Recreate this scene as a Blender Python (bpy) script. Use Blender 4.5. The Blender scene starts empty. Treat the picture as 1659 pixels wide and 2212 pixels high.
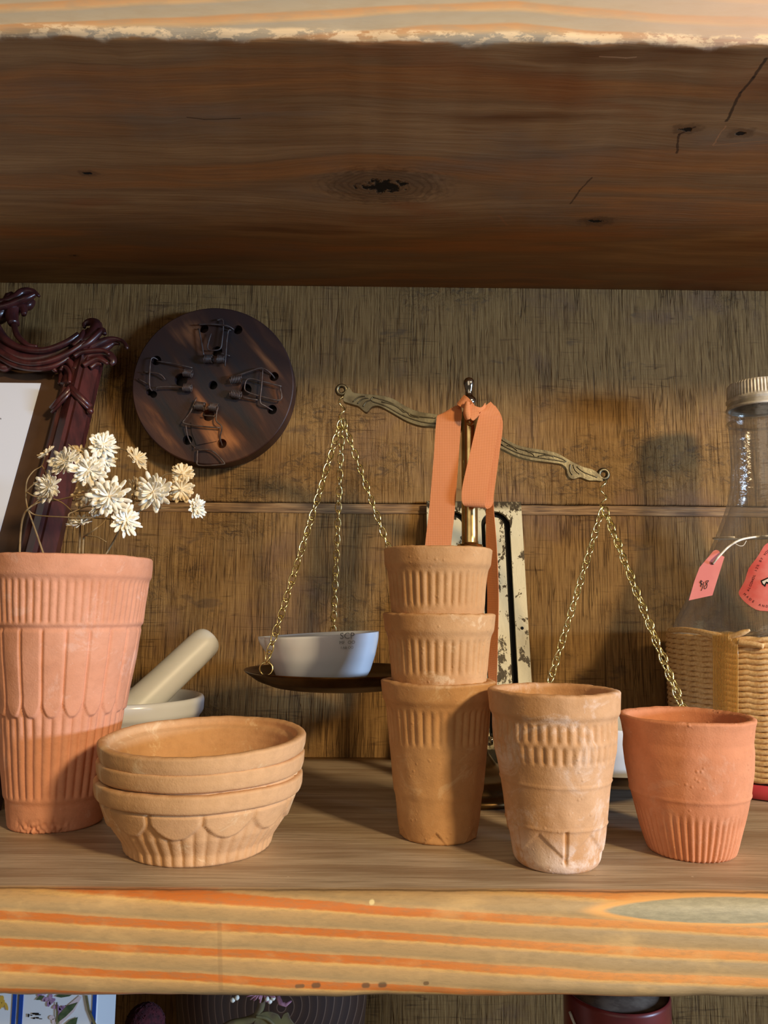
import bpy, bmesh, math, random
from mathutils import Vector, Matrix, Quaternion
random.seed(7)
PI = math.pi
R = math.radians
scn = bpy.context.scene
col = scn.collection

# ------------------------------------------------------------------ camera
W, H, F = 1659.0, 2212.0, 1661.0
EYE = 0.1105
PITCH, ROLL, YAW = R(7.0), R(0.45), R(0.45)
cam_d = bpy.data.cameras.new('camera'); cam = bpy.data.objects.new('camera', cam_d); col.objects.link(cam)
cam_d.sensor_fit = 'VERTICAL'; cam_d.sensor_height = 36.0; cam_d.lens = F/H*36.0
cam_d.clip_start = 0.01; cam_d.clip_end = 50
CM = Matrix.Rotation(-YAW, 4, 'Z') @ Matrix.Rotation(PI/2+PITCH, 4, 'X') @ Matrix.Rotation(ROLL, 4, 'Z')
CM = Matrix.Translation((0, 0, EYE)) @ CM
cam.matrix_world = CM
scn.camera = cam
CO = Vector((0, 0, EYE)); C3 = CM.to_3x3(); C3I = C3.inverted()
def ray(px, py):
    return (C3 @ Vector(((px-W/2)/F, (H/2-py)/F, -1.0))).normalized()
def at(px, py, Y):
    d = ray(px, py); return CO + d*(Y/d.y)
def gnd(px, py, z=0.0):
    d = ray(px, py); return CO + d*((z-EYE)/d.z)
def hitplane(px, py, p0, n):
    d = ray(px, py); return CO + d*((p0-CO).dot(n)/d.dot(n))
def proj(p):
    q = C3I @ (Vector(p)-CO); return (W/2+F*q.x/-q.z, H/2-F*q.y/-q.z)
def depth(p):
    return -(C3I @ (Vector(p)-CO)).z

SHELF_F, WALL = 0.316, 0.585
LOW_F = 0.3105
UP_Z = 0.3625

# ------------------------------------------------------------------ mesh helpers
class MB:
    def __init__(s): s.v = []; s.f = []; s.sm = []
    def add(s, vs, fs, smooth=True):
        o = len(s.v); s.v += [Vector(v) for v in vs]
        for f in fs: s.f.append(tuple(i+o for i in f)); s.sm.append(smooth)
        return s
    def box(s, c, d, M=None):
        vs = []
        for x in (-1, 1):
            for y in (-1, 1):
                for z in (-1, 1): vs.append(Vector((x*d[0]/2, y*d[1]/2, z*d[2]/2)))
        if M: vs = [M @ v for v in vs]
        vs = [v+Vector(c) for v in vs]
        return s.add(vs, [(0,1,3,2),(4,6,7,5),(0,4,5,1),(2,3,7,6),(0,2,6,4),(1,5,7,3)], False)
    def tube(s, pts, rad, seg=8, closed=False, flat=1.0, up=None, caps=True):
        pts = [Vector(p) for p in pts]; n = len(pts)
        if not hasattr(rad, '__len__'): rad = [rad]*n
        vs = []; fr = None
        for i, p in enumerate(pts):
            if closed: t = pts[(i+1) % n]-pts[i-1]
            else: t = pts[min(i+1, n-1)]-pts[max(i-1, 0)]
            if t.length < 1e-9: t = Vector((0, 0, 1))
            t.normalize()
            if up is not None: a = Vector(up) - t*t.dot(Vector(up))
            elif fr is None:
                a = Vector((0, 0, 1)) if abs(t.z) < .9 else Vector((1, 0, 0)); a = a-t*t.dot(a)
            else: a = fr-t*t.dot(fr)
            if a.length < 1e-9: a = t.orthogonal()
            a.normalize(); fr = a; b = t.cross(a)
            for k in range(seg):
                th = 2*PI*k/seg
                vs.append(p+a*(math.cos(th)*rad[i]*flat)+b*(math.sin(th)*rad[i]))
        fs = []
        m = n if closed else n-1
        for i in range(m):
            j = (i+1) % n
            for k in range(seg):
                l = (k+1) % seg
                fs.append((i*seg+k, i*seg+l, j*seg+l, j*seg+k))
        if not closed and caps:
            fs.append(tuple(range(seg))[::-1]); fs.append(tuple((n-1)*seg+k for k in range(seg)))
        return s.add(vs, fs)
    def lathe(s, prof, c=(0, 0, 0), seg=64, fn=None, close_ends=True, M=None):
        # prof: list of (z, r, tag); fn(theta, z, r, tag)->r
        vs = []
        for i, pr in enumerate(prof):
            z, r = pr[0], pr[1]
            for k in range(seg):
                th = 2*PI*k/seg
                rr = fn(th, z, r, pr[2] if len(pr) > 2 else 0) if fn else r
                v = Vector((rr*math.cos(th), rr*math.sin(th), z))
                if M: v = M @ v
                vs.append(v+Vector(c))
        fs = []; n = len(prof)
        for i in range(n-1):
            for k in range(seg):
                l = (k+1) % seg
                fs.append((i*seg+k, i*seg+l, (i+1)*seg+l, (i+1)*seg+k))
        if close_ends:
            fs.append(tuple(range(seg))[::-1]); fs.append(tuple((n-1)*seg+k for k in range(seg)))
        return s.add(vs, fs)
    def ball(s, c, r, seg=12, sc=(1, 1, 1), M=None):
        prof = [(-math.cos(PI*i/seg)*r, max(math.sin(PI*i/seg)*r, 1e-5)) for i in range(seg+1)]
        MM = Matrix.Diagonal(Vector(sc)).to_4x4()
        if M: MM = M @ MM
        return s.lathe(prof, c, seg*2, M=MM)
    def prism(s, outline, thick, n):
        # outline: 3D points (planar), extruded along n by thick
        o = [Vector(p) for p in outline]; n = Vector(n).normalized()*thick; k = len(o)
        bm = bmesh.new()
        a = [bm.verts.new(p) for p in o]
        es = [bm.edges.new((a[i], a[(i+1) % k])) for i in range(k)]
        r = bmesh.ops.triangle_fill(bm, use_beauty=True, use_dissolve=False, edges=es)
        bm.verts.index_update()
        tri = [tuple(v.index for v in f.verts) for f in bm.faces]; bm.free()
        vs = o+[p+n for p in o]
        fs = tri+[tuple(i+k for i in t[::-1]) for t in tri]
        s.add(vs, fs, False)
        s.add([p for p in o]+[p+n for p in o], [(i, (i+1) % k, (i+1) % k+k, i+k) for i in range(k)], False)
        return s
    def build(s, name, mat, parent=None, loc=None, doubles=0):
        L = Vector(loc) if loc is not None else Vector((0, 0, 0))
        if parent is not None: L = parent.location.copy() if not parent.parent else parent.parent.location.copy()
        me = bpy.data.meshes.new(name)
        me.from_pydata([v-L for v in s.v], [], s.f)
        me.polygons.foreach_set('use_smooth', s.sm)
        me.update()
        bm = bmesh.new(); bm.from_mesh(me)
        if doubles: bmesh.ops.remove_doubles(bm, verts=bm.verts, dist=doubles)
        bmesh.ops.recalc_face_normals(bm, faces=bm.faces)
        bm.to_mesh(me); bm.free()
        o = bpy.data.objects.new(name, me); col.objects.link(o)
        if mat: me.materials.append(mat)
        if parent is not None:
            o.parent = parent
        else: o.location = L
        return o
def tag(o, label=None, cat=None, group=None, kind=None):
    if label: o['label'] = label
    if cat: o['category'] = cat
    if group: o['group'] = group
    if kind: o['kind'] = kind
    return o
def thing(name, loc, label, cat, group=None):
    o = bpy.data.objects.new(name, None); col.objects.link(o); o.location = loc; o.empty_display_size = .02
    return tag(o, label, cat, group)
def copy_tree(o, parent=None):
    c = o.copy(); col.objects.link(c); c.parent = parent
    for ch in [x for x in bpy.data.objects if x.parent == o]: copy_tree(ch, c)
    return c
def bevel(o, w, seg=2, ang=30):
    m = o.modifiers.new('bevel', 'BEVEL'); m.width = w; m.segments = seg; m.limit_method = 'ANGLE'; m.angle_limit = R(ang)
    return o
def cr(pts, n=8, closed=False):
    # catmull-rom through points (tuples of any length)
    P = [tuple(p) for p in pts]; out = []
    k = len(P); m = k if closed else k-1
    for i in range(m):
        p0 = P[(i-1) % k] if closed or i > 0 else P[0]
        p1 = P[i]; p2 = P[(i+1) % k]
        p3 = P[(i+2) % k] if closed or i+2 < k else P[-1]
        for j in range(n):
            t = j/n
            out.append(tuple(.5*((2*b)+(-a+c)*t+(2*a-5*b+4*c-d)*t*t+(-a+3*b-3*c+d)*t**3) for a, b, c, d in zip(p0, p1, p2, p3)))
    if not closed: out.append(P[-1])
    return out
def sstep(a, b, x):
    t = min(1, max(0, (x-a)/(b-a))) if a != b else float(x > a)
    return t*t*(3-2*t)
def interp(tab, x):
    if x <= tab[0][0]: return tab[0][1]
    for (a, b), (c, d) in zip(tab, tab[1:]):
        if x <= c: return b+(d-b)*(x-a)/(c-a)
    return tab[-1][1]
from mathutils import noise as mn
def nz(x, y=0, z=0, s=0): return mn.noise(Vector((x+s*17.3, y+s*5.1, z-s*9.7)))

# ------------------------------------------------------------------ material helpers
def lin(c):
    return tuple((x/255/12.92 if x/255 <= .04045 else ((x/255+.055)/1.055)**2.4) for x in c[:3])+(1,)
class NT:
    def __init__(s, name):
        s.m = bpy.data.materials.new(name); s.m.use_nodes = True
        s.t = s.m.node_tree; s.n = s.t.nodes; s.l = s.t.links
        s.b = s.n['Principled BSDF']
        s.tc = s.n.new('ShaderNodeTexCoord')
        s.co = s.tc.outputs['Object']
        s.sp = None
    def link(s, a, b):
        if hasattr(a, 'links') or isinstance(a, bpy.types.NodeSocket): s.l.new(a, b)
        else: b.default_value = a
    def xyz(s):
        if s.sp is None:
            s.sp = s.n.new('ShaderNodeSeparateXYZ'); s.l.new(s.co, s.sp.inputs[0])
        return s.sp.outputs[0], s.sp.outputs[1], s.sp.outputs[2]
    def comb(s, x, y, z):
        c = s.n.new('ShaderNodeCombineXYZ')
        for i, v in enumerate((x, y, z)): s.link(v, c.inputs[i])
        return c.outputs[0]
    def math(s, op, a, b=None, c=None):
        m = s.n.new('ShaderNodeMath'); m.operation = op
        s.link(a, m.inputs[0])
        if b is not None: s.link(b, m.inputs[1])
        if c is not None: s.link(c, m.inputs[2])
        return m.outputs[0]
    def noise(s, vec, scale, detail=4, rough=.55, dist=0):
        t = s.n.new('ShaderNodeTexNoise'); s.l.new(vec, t.inputs['Vector'])
        t.inputs['Scale'].default_value = scale; t.inputs['Detail'].default_value = detail
        t.inputs['Roughness'].default_value = rough; t.inputs['Distortion'].default_value = dist
        return t.outputs[0]
    def voro(s, vec, scale, feature='F1'):
        t = s.n.new('ShaderNodeTexVoronoi'); s.l.new(vec, t.inputs['Vector']); t.feature = feature
        t.inputs['Scale'].default_value = scale
        return t.outputs[0]
    def scale(s, sx, sy, sz, vec=None):
        m = s.n.new('ShaderNodeMapping'); s.l.new(vec or s.co, m.inputs[0]); m.inputs['Scale'].default_value = (sx, sy, sz)
        return m.outputs[0]
    def ramp(s, fac, stops, interp='LINEAR'):
        r = s.n.new('ShaderNodeValToRGB'); s.link(fac, r.inputs[0]); e = r.color_ramp.elements
        r.color_ramp.interpolation = interp
        while len(e) < len(stops): e.new(.5)
        for el, (p, c) in zip(e, stops):
            el.position = p; el.color = c if hasattr(c, '__len__') else (c, c, c, 1)
        return r.outputs[0]
    def mix(s, fac, a, b, mode='MIX'):
        m = s.n.new('ShaderNodeMix'); m.data_type = 'RGBA'; m.blend_type = mode
        s.link(fac, m.inputs[0]); s.link(a, m.inputs[6]); s.link(b, m.inputs[7])
        return m.outputs[2]
    def mr(s, v, a, b, c=0., d=1.):
        m = s.n.new('ShaderNodeMapRange'); s.link(v, m.inputs[0])
        for i, x in enumerate((a, b, c, d)): m.inputs[i+1].default_value = x
        m.interpolation_type = 'SMOOTHSTEP'
        return m.outputs[0]
    def bump(s, h, strength=.5, dist=.001):
        b = s.n.new('ShaderNodeBump'); s.l.new(h, b.inputs['Height']); b.inputs['Strength'].default_value = strength
        b.inputs['Distance'].default_value = dist; s.l.new(b.outputs[0], s.b.inputs['Normal'])
    def seg(s, u, v, a, b, w):
        # soft mask of a short line between two points of the (u, v) plane
        ax, ay = a; bx, by = b; L2 = (bx-ax)**2+(by-ay)**2
        du = s.math('SUBTRACT', u, ax); dv = s.math('SUBTRACT', v, ay)
        t_ = s.math('DIVIDE', s.math('ADD', s.math('MULTIPLY', du, bx-ax), s.math('MULTIPLY', dv, by-ay)), L2)
        t_ = s.math('MINIMUM', s.math('MAXIMUM', t_, 0.), 1.)
        eu = s.math('SUBTRACT', du, s.math('MULTIPLY', t_, bx-ax)); ev = s.math('SUBTRACT', dv, s.math('MULTIPLY', t_, by-ay))
        d = s.math('SQRT', s.math('ADD', s.math('MULTIPLY', eu, eu), s.math('MULTIPLY', ev, ev)))
        return s.mr(d, w*.4, w, 1, 0)
    def set(s, **k):
        for a, v in k.items():
            s.link(v, s.b.inputs[{'col': 'Base Color', 'rough': 'Roughness', 'metal': 'Metallic', 'spec': 'Specular IOR Level',
                                  'trans': 'Transmission Weight', 'ior': 'IOR', 'alpha': 'Alpha', 'sss': 'Subsurface Weight', 'coat': 'Coat Weight',
                                  'sheen': 'Sheen Weight'}[a]])
        return s.m
def simple(name, c, rough=.5, metal=0, c2=None, nscale=60, bump=0, bs=300, spec=.5):
    t = NT(name)
    if c2: t.set(col=t.mix(t.mr(t.noise(t.co, nscale, 5), .35, .65), lin(c), lin(c2)))
    else: t.set(col=lin(c))
    t.set(rough=rough, metal=float(metal), spec=spec)
    if bump: t.bump(t.noise(t.co, bs, 4), bump, .0005)
    return t.m

# --- wood boards (coordinates in metres, boards built about the world origin)
def mat_underside():
    t = NT('aged_plank_brown'); x, y, z = t.xyz()
    # grain lines bend around knots
    yy = y
    knots = [((830, 402), .0170, .026), ((190, 375), .003, .008), ((1290, 478), .006, .010), ((1485, 278), .004, .008), ((1600, 288), .004, .008), ((160, 552), .002, .006)]
    kmask = None; kdark = None
    for (kp, rk, sk) in knots:
        p = gnd(kp[0], kp[1], UP_Z)
        dx = t.math('SUBTRACT', x, p.x); dy = t.math('SUBTRACT', y, p.y)
        ax = t.math('MULTIPLY', dx, .55)
        r2 = t.math('ADD', t.math('MULTIPLY', ax, ax), t.math('MULTIPLY', dy, dy))
        g = t.math('POWER', 2.718, t.math('MULTIPLY', r2, -1/(sk*sk*1.6)))
        yy = t.math('ADD', yy, t.math('MULTIPLY', g, t.math('MULTIPLY', dy, -.65)))
        rr = t.math('SQRT', r2)
        rn = t.math('ADD', rr, t.math('MULTIPLY', t.math('SUBTRACT', t.noise(t.co, 220, 4), .5), rk*1.6))
        d = t.mr(rn, rk*.26, rk*.46, 1, 0)
        m_ = t.mr(rn, rk*.8, rk*1.35, 1, 0)
        kdark = d if kdark is None else t.math('MAXIMUM', kdark, d)
        kmask = m_ if kmask is None else t.math('MAXIMUM', kmask, m_)
    wob = t.math('MULTIPLY', t.math('SUBTRACT', t.noise(t.comb(t.math('MULTIPLY', x, 6.), t.math('MULTIPLY', y, 14.), z), 1.0, 3), .5), .020)
    yw = t.math('ADD', yy, wob)
    v1 = t.comb(t.math('MULTIPLY', x, .10), yw, t.math('MULTIPLY', z, .5))
    big = t.noise(v1, 34, 4, .5)
    fine = t.noise(t.comb(t.math('MULTIPLY', x, .05), yw, z), 420, 4, .6)
    patch = t.noise(t.comb(t.math('MULTIPLY', x, .35), y, z), 16, 4, .6, .4)
    c = t.ramp(big, [(.30, lin((124, 82, 46))), (.42, lin((178, 138, 92))), (.52, lin((152, 114, 74))), (.62, lin((180, 122, 68))), (.74, lin((138, 102, 68)))])
    c = t.mix(t.mr(fine, .35, .7, 0, .28), c, lin((116, 80, 50)))
    c = t.mix(t.mr(patch, .5, .72, 0, .6), c, lin((136, 118, 98)))
    c = t.mix(t.mr(patch, .44, .3, 0, .5), c, lin((158, 92, 46)))
    rings = None
    for kp, rk, sk in knots[:3]:
        p = gnd(kp[0], kp[1], UP_Z)
        dx = t.math('MULTIPLY', t.math('SUBTRACT', x, p.x), .55); dy = t.math('SUBTRACT', y, p.y)
        rr = t.math('SQRT', t.math('ADD', t.math('MULTIPLY', dx, dx), t.math('MULTIPLY', dy, dy)))
        rr = t.math('ADD', rr, t.math('MULTIPLY', t.noise(t.co, 50, 4), .010))
        q_ = t.math('MULTIPLY', t.mr(t.math('SINE', t.math('MULTIPLY', rr, 2*PI/.0026)), -.2, .9), t.mr(rr, rk*1.2, rk*2.0, 1, 0))
        rings = q_ if rings is None else t.math('MAXIMUM', rings, q_)
    c = t.mix(t.math('MULTIPLY', rings, .28), c, lin((70, 44, 26)))
    c = t.mix(t.math('MULTIPLY', kmask, .4), c, lin((64, 38, 22)))
    xs_ = t.math('ADD', x, t.math('MULTIPLY', t.math('SUBTRACT', t.noise(t.co, 250, 3), .5), .002))
    for pts, w_, cc in (([(1655, 128), (1628, 168), (1600, 200), (1570, 262)], .0011, (44, 28, 18)), ([(1568, 273), (1552, 296), (1541, 314)], .0006, (190, 140, 96)), ([(1541, 315), (1600, 309), (1670, 304)], .0005, (184, 136, 92)),
                        ([(1278, 384), (1252, 412), (1232, 440)], .0008, (78, 52, 32)), ([(1462, 330), (1466, 290), (1500, 274)], .0009, (70, 46, 30)), ([(1295, 120), (1350, 124), (1374, 123)], .0005, (196, 150, 108)), ([(405, 253), (440, 258), (520, 256)], .0005, (70, 46, 30)), ([(1078, 466), (1095, 486)], .0012, (170, 120, 78))):
        for a_, b_ in zip(pts, pts[1:]):
            A_ = gnd(a_[0], a_[1], UP_Z); B_ = gnd(b_[0], b_[1], UP_Z)
            c = t.mix(t.math('MULTIPLY', t.seg(xs_, y, (A_.x, A_.y), (B_.x, B_.y), w_), .8), c, lin(cc))
    dk = t.math('MULTIPLY', t.mr(t.math('ADD', t.math('MULTIPLY', x, 1.), t.math('MULTIPLY', t.noise(t.comb(t.math('MULTIPLY', x, .4), y, 0.), 40, 4), .08)), .20, .26), t.mr(y, SHELF_F+.075, SHELF_F+.03, 0, .5))
    c = t.mix(dk, c, lin((82, 60, 46)))
    c = t.mix(kdark, c, lin((14, 9, 6)))
    # front: face stripes of growth rings, weathered
    zs = t.math('ADD', z, t.math('MULTIPLY', t.math('SUBTRACT', t.noise(t.comb(t.math('MULTIPLY', x, 5.), 0., t.math('MULTIPLY', z, 30.)), 1, 3), .5), .012))
    zs = t.math('ADD', zs, t.math('MULTIPLY', t.math('ABSOLUTE', t.math('SUBTRACT', x, .06)), .06))
    band = t.math('FRACT', t.math('MULTIPLY', zs, 95.))
    fc = t.ramp(band, [(0, lin((206, 162, 116))), (.22, lin((196, 148, 102))), (.32, lin((180, 164, 138))), (.8, lin((170, 158, 138))), (.95, lin((202, 166, 122)))])
    fc = t.mix(t.mr(t.noise(t.comb(t.math('MULTIPLY', x, .3), y, z), 260, 4), .4, .7, 0, .5), fc, lin((170, 152, 126)))
    fc = t.mix(t.mr(x, .05, .2, 0, .75), fc, t.mix(t.noise(t.scale(.4, 1, 1), 90, 4), lin((190, 156, 134)), lin((212, 180, 156))))
    edge = t.noise(t.comb(x, 0., 0.), 38, 4)
    zz = t.math('ADD', z, t.math('MULTIPLY', t.math('SUBTRACT', edge, .5), .004))
    ey = t.math('SUBTRACT', y, t.math('MULTIPLY', t.math('SUBTRACT', t.noise(t.comb(x, 1., 0.), 30, 5, .65), .5), .007))
    ff = t.mr(ey, SHELF_F+.0035, SHELF_F+.0060, 1, 0)
    ff = t.math('MULTIPLY', ff, t.mr(zz, UP_Z+.0003, UP_Z+.0012, 0, 1))
    c = t.mix(ff, c, fc)
    lip = t.math('MULTIPLY', t.mr(zz, UP_Z+.0035, UP_Z+.0055, 1, 0), t.mr(t.noise(t.scale(1, 1, 2.5), 90, 4, .7), .46, .56, 0, .75))
    c = t.mix(t.math('MULTIPLY', lip, ff), c, lin((246, 216, 172)))
    t.set(col=c, rough=.62, spec=.3)
    h = t.math('ADD', t.math('MULTIPLY', fine, .6), t.math('MULTIPLY', t.math('SUBTRACT', 1., kdark), 1.5))
    t.bump(h, .45, .0012)
    return t.m
def mat_lower_shelf():
    t = NT('striped_pine_board'); x, y, z = t.xyz()
    # ---- top face: grey brown worn varnish, fine grain along X
    wob = t.math('MULTIPLY', t.noise(t.comb(t.math('MULTIPLY', x, 5.), t.math('MULTIPLY', y, 10.), 0.), 1, 2), .02)
    yw = t.math('ADD', y, wob)
    fine = t.noise(t.comb(t.math('MULTIPLY', x, .04), yw, t.math('MULTIPLY', z, .3)), 520, 5, .65)
    med = t.noise(t.comb(t.math('MULTIPLY', x, .12), yw, 0.), 70, 3)
    topc = t.ramp(fine, [(.3, lin((146, 128, 106))), (.5, lin((182, 162, 136))), (.72, lin((206, 188, 162)))])
    topc = t.mix(t.mr(med, .4, .65, 0, .6), topc, lin((136, 108, 80)))
    topc = t.mix(t.mr(t.noise(t.co, 300, 2), .74, .78, 0, .8), topc, lin((205, 190, 165)))
    # ---- front face: slanting growth rings
    w2 = t.math('MULTIPLY', t.math('SUBTRACT', t.noise(t.comb(t.math('MULTIPLY', x, 9.), t.math('MULTIPLY', z, 30.), 3.), 1, 2), .5), .0035)
    v = t.math('ADD', t.math('ADD', z, t.math('MULTIPLY', x, .050)), w2)
    fz = t.math('MULTIPLY', t.math('SUBTRACT', t.noise(t.comb(t.math('MULTIPLY', x, .5), 0., z), 500, 3), .5), .0008)
    v = t.math('ADD', v, fz)
    fr = t.math('FRACT', t.math('MULTIPLY', t.math('ADD', v, .0495), 1/.0093))
    o1 = lin((214, 122, 54)); o2 = lin((224, 150, 78)); tn = lin((204, 162, 106)); gr = lin((178, 148, 102))
    face = t.ramp(fr, [(0, tn), (.10, gr), (.50, tn), (.62, lin((232, 182, 108))), (.66, o2), (.70, o1), (.94, o1), (.985, tn)])
    paler = t.ramp(fr, [(0, tn), (.10, gr), (.50, lin((184, 158, 118))), (.62, lin((226, 178, 110))), (.68, o2), (.94, lin((232, 160, 92))), (.985, tn)])
    face = t.mix(t.mr(x, -.02, .12, 0, 1), face, paler)
    spk = t.noise(t.comb(t.math('MULTIPLY', x, .25), y, z), 700, 4, .7)
    face = t.mix(t.mr(spk, .42, .7, 0, .38), face, lin((158, 132, 92)))
    face = t.mix(t.mr(t.noise(t.comb(t.math('MULTIPLY', x, .5), y, z), 90, 4, .6), .5, .75, 0, .35), face, lin((240, 196, 128)))
    # grey spindle near the upper right edge
    c0 = at(1520, 1966, LOW_F+.001)
    dx = t.math('SUBTRACT', x, c0.x+.008); 
    dz = t.math('SUBTRACT', z, c0.z-.0002)
    dx2 = t.math('DIVIDE', dx, .048); dz2 = t.math('DIVIDE', dz, .0044)
    el = t.math('ADD', t.math('MULTIPLY', dx2, dx2), t.math('POWER', t.math('ABSOLUTE', dz2), 1.6))
    el = t.math('ADD', el, t.math('MULTIPLY', t.math('SUBTRACT', t.noise(t.scale(.3, 1, 1), 200, 3), .5), .25))
    sp = t.mr(el, .82, 1.0, 1, 0)
    halo = t.mr(el, 1.0, 1.5, 1, 0)
    fm = t.mr(y, LOW_F+.011, LOW_F+.0055, 0, 1)
    face = t.mix(halo, face, lin((240, 178, 104)))
    face = t.mix(sp, face, t.mix(t.mr(spk, .3, .75), lin((160, 150, 120)), lin((184, 172, 138))))
    for (px_, py_, l_, w_, cc) in ((648, 2127, 6, .0010, (110, 92, 66)), (683, 2126, 4, .0014, (96, 80, 60)), (790, 2127, 3, .0014, (100, 84, 62)), (826, 2126, 3, .0015, (96, 80, 60)), (920, 2122, 2, .0010, (110, 84, 56)), (803, 1950, 1, .0011, (250, 226, 160)), (1165, 1928, 8, .0012, (90, 74, 52))):
        A_ = at(px_-l_, py_, LOW_F+.001); B_ = at(px_+l_+.5, py_-.5, LOW_F+.001)
        face = t.mix(t.math('MULTIPLY', t.seg(x, z, (A_.x, A_.z), (B_.x, B_.z), w_), .8), face, lin(cc))
    A_ = at(474, 1995, LOW_F); B_ = at(477, 2136, LOW_F)
    face = t.mix(t.math('MULTIPLY', t.seg(x, z, (A_.x, A_.z), (B_.x, B_.z), .0012), .28), face, lin((140, 110, 74)))
    # worn dark line along the top arris, dark wane beneath
    en = t.noise(t.comb(t.math('MULTIPLY', x, 1.), 0., 0.), 60, 5)
    zz = t.math('ADD', z, t.math('MULTIPLY', t.math('SUBTRACT', en, .5), .003))
    face = t.mix(t.mr(zz, -.0345, -.0372, 0, .55), face, lin((120, 100, 74)))
    yn = t.math('ADD', y, t.math('MULTIPLY', t.math('SUBTRACT', en, .5), .004))
    c = t.mix(fm, topc, face)
    ln = t.math('MULTIPLY', t.mr(yn, LOW_F+.0052, LOW_F+.0068, 0, 1), t.mr(yn, LOW_F+.0085, LOW_F+.0070, 0, 1))
    c = t.mix(t.math('MULTIPLY', ln, t.mr(z, -.01, -.004, 0, .65)), c, lin((84, 66, 44)))
    und = t.mr(z, -.0374, -.0379, 0, 1)
    c = t.mix(und, c, lin((100, 72, 46)))
    t.set(col=c, rough=.5, spec=.4)
    t.bump(t.math('ADD', fine, t.math('MULTIPLY', spk, .5)), .3, .0007)
    return t.m
def mat_wall():
    t = NT('rough_sawn_planks'); x, y, z = t.xyz()
    xw = t.math('ADD', x, t.math('MULTIPLY', t.noise(t.comb(t.math('MULTIPLY', x, 8.), 0., t.math('MULTIPLY', z, 4.)), 1, 2), .006))
    saw = t.noise(t.comb(xw, 0., t.math('MULTIPLY', z, .05)), 620, 3, .65)
    saw2 = t.noise(t.comb(xw, 4., t.math('MULTIPLY', z, .12)), 260, 3, .6)
    hz = t.noise(t.comb(t.math('MULTIPLY', x, .10), 0., z), 330, 3, .6)
    rough = t.noise(t.comb(t.math('MULTIPLY', x, .6), 0., z), 200, 5, .7, 1.2)
    patch = t.noise(t.comb(t.math('MULTIPLY', x, .7), 0., z), 15, 5, .6, .5)
    rmask = t.mr(t.noise(t.comb(t.math('MULTIPLY', x, .6), 2., z), 11, 4, .6), .50, .62)
    c = t.ramp(saw, [(.3, lin((100, 70, 36))), (.45, lin((132, 100, 58))), (.6, lin((148, 114, 68))), (.75, lin((166, 132, 80)))])
    c = t.mix(t.mr(saw2, .42, .30, 0, .6), c, lin((80, 54, 30)))
    c = t.mix(t.mr(hz, .4, .26, 0, .45), c, lin((88, 60, 34)))
    c = t.mix(t.mr(patch, .5, .72, 0, .65), c, lin((112, 84, 66)))
    c = t.mix(t.mr(patch, .44, .25, 0, .6), c, lin((158, 124, 74)))
    c = t.mix(t.math('MULTIPLY', rmask, t.mr(rough, .50, .36, 0, .7)), c, lin((84, 66, 48)))
    c = t.mix(t.mr(t.noise(t.comb(t.math('MULTIPLY', x, .45), 7., z), 42, 4, .7), .60, .68, 0, .5), c, lin((80, 64, 52)))
    ln_ = t.noise(t.comb(xw, 11., t.math('MULTIPLY', z, .035)), 210, 3, .5)
    lm = t.mr(t.noise(t.comb(t.math('MULTIPLY', x, 1.), 13., t.math('MULTIPLY', z, .8)), 26, 3), .42, .58)
    lines = t.math('MULTIPLY', t.mr(t.math('ABSOLUTE', t.math('SUBTRACT', ln_, .5)), .0, .022, 1, 0), lm)
    c = t.mix(t.math('MULTIPLY', lines, .5), c, lin((70, 46, 24)))
    hn = t.noise(t.comb(t.math('MULTIPLY', x, .05), 17., z), 110, 3, .5)
    hl = t.math('MULTIPLY', t.mr(t.math('ABSOLUTE', t.math('SUBTRACT', hn, .5)), .0, .012, 1, 0), t.mr(t.noise(t.co, 22, 3), .48, .6))
    c = t.mix(t.math('MULTIPLY', hl, .6), c, lin((66, 44, 26)))
    # long dark cracks of the saw at intervals
    vr = t.noise(t.comb(xw, 8., t.math('MULTIPLY', z, .03)), 300, 1, .5)
    c = t.mix(t.mr(vr, .33, .27, 0, .6), c, lin((58, 38, 22)))
    t.set(col=c, rough=.75, spec=.2)
    h = t.math('ADD', t.math('MULTIPLY', saw, .8), t.math('ADD', t.math('MULTIPLY', rough, t.math('MULTIPLY', rmask, 1.6)), t.math('MULTIPLY', hz, .35)))
    h = t.math('SUBTRACT', h, t.math('MULTIPLY', lines, .6))
    t.bump(h, .85, .0013)
    return t.m
def mat_trim():
    t = NT('raw_tongue_wood'); x, y, z = t.xyz()
    g = t.noise(t.comb(t.math('MULTIPLY', x, .05), 0., z), 700, 4, .6)
    p = t.noise(t.comb(t.math('MULTIPLY', x, .3), 3., z), 60, 3)
    c = t.ramp(g, [(.3, lin((80, 56, 34))), (.5, lin((136, 104, 68))), (.7, lin((176, 140, 94)))])
    c = t.mix(t.mr(p, .5, .65, 0, .6), c, lin((94, 66, 42)))
    t.set(col=c, rough=.7); t.bump(g, .5, .0008)
    return t.m
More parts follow.
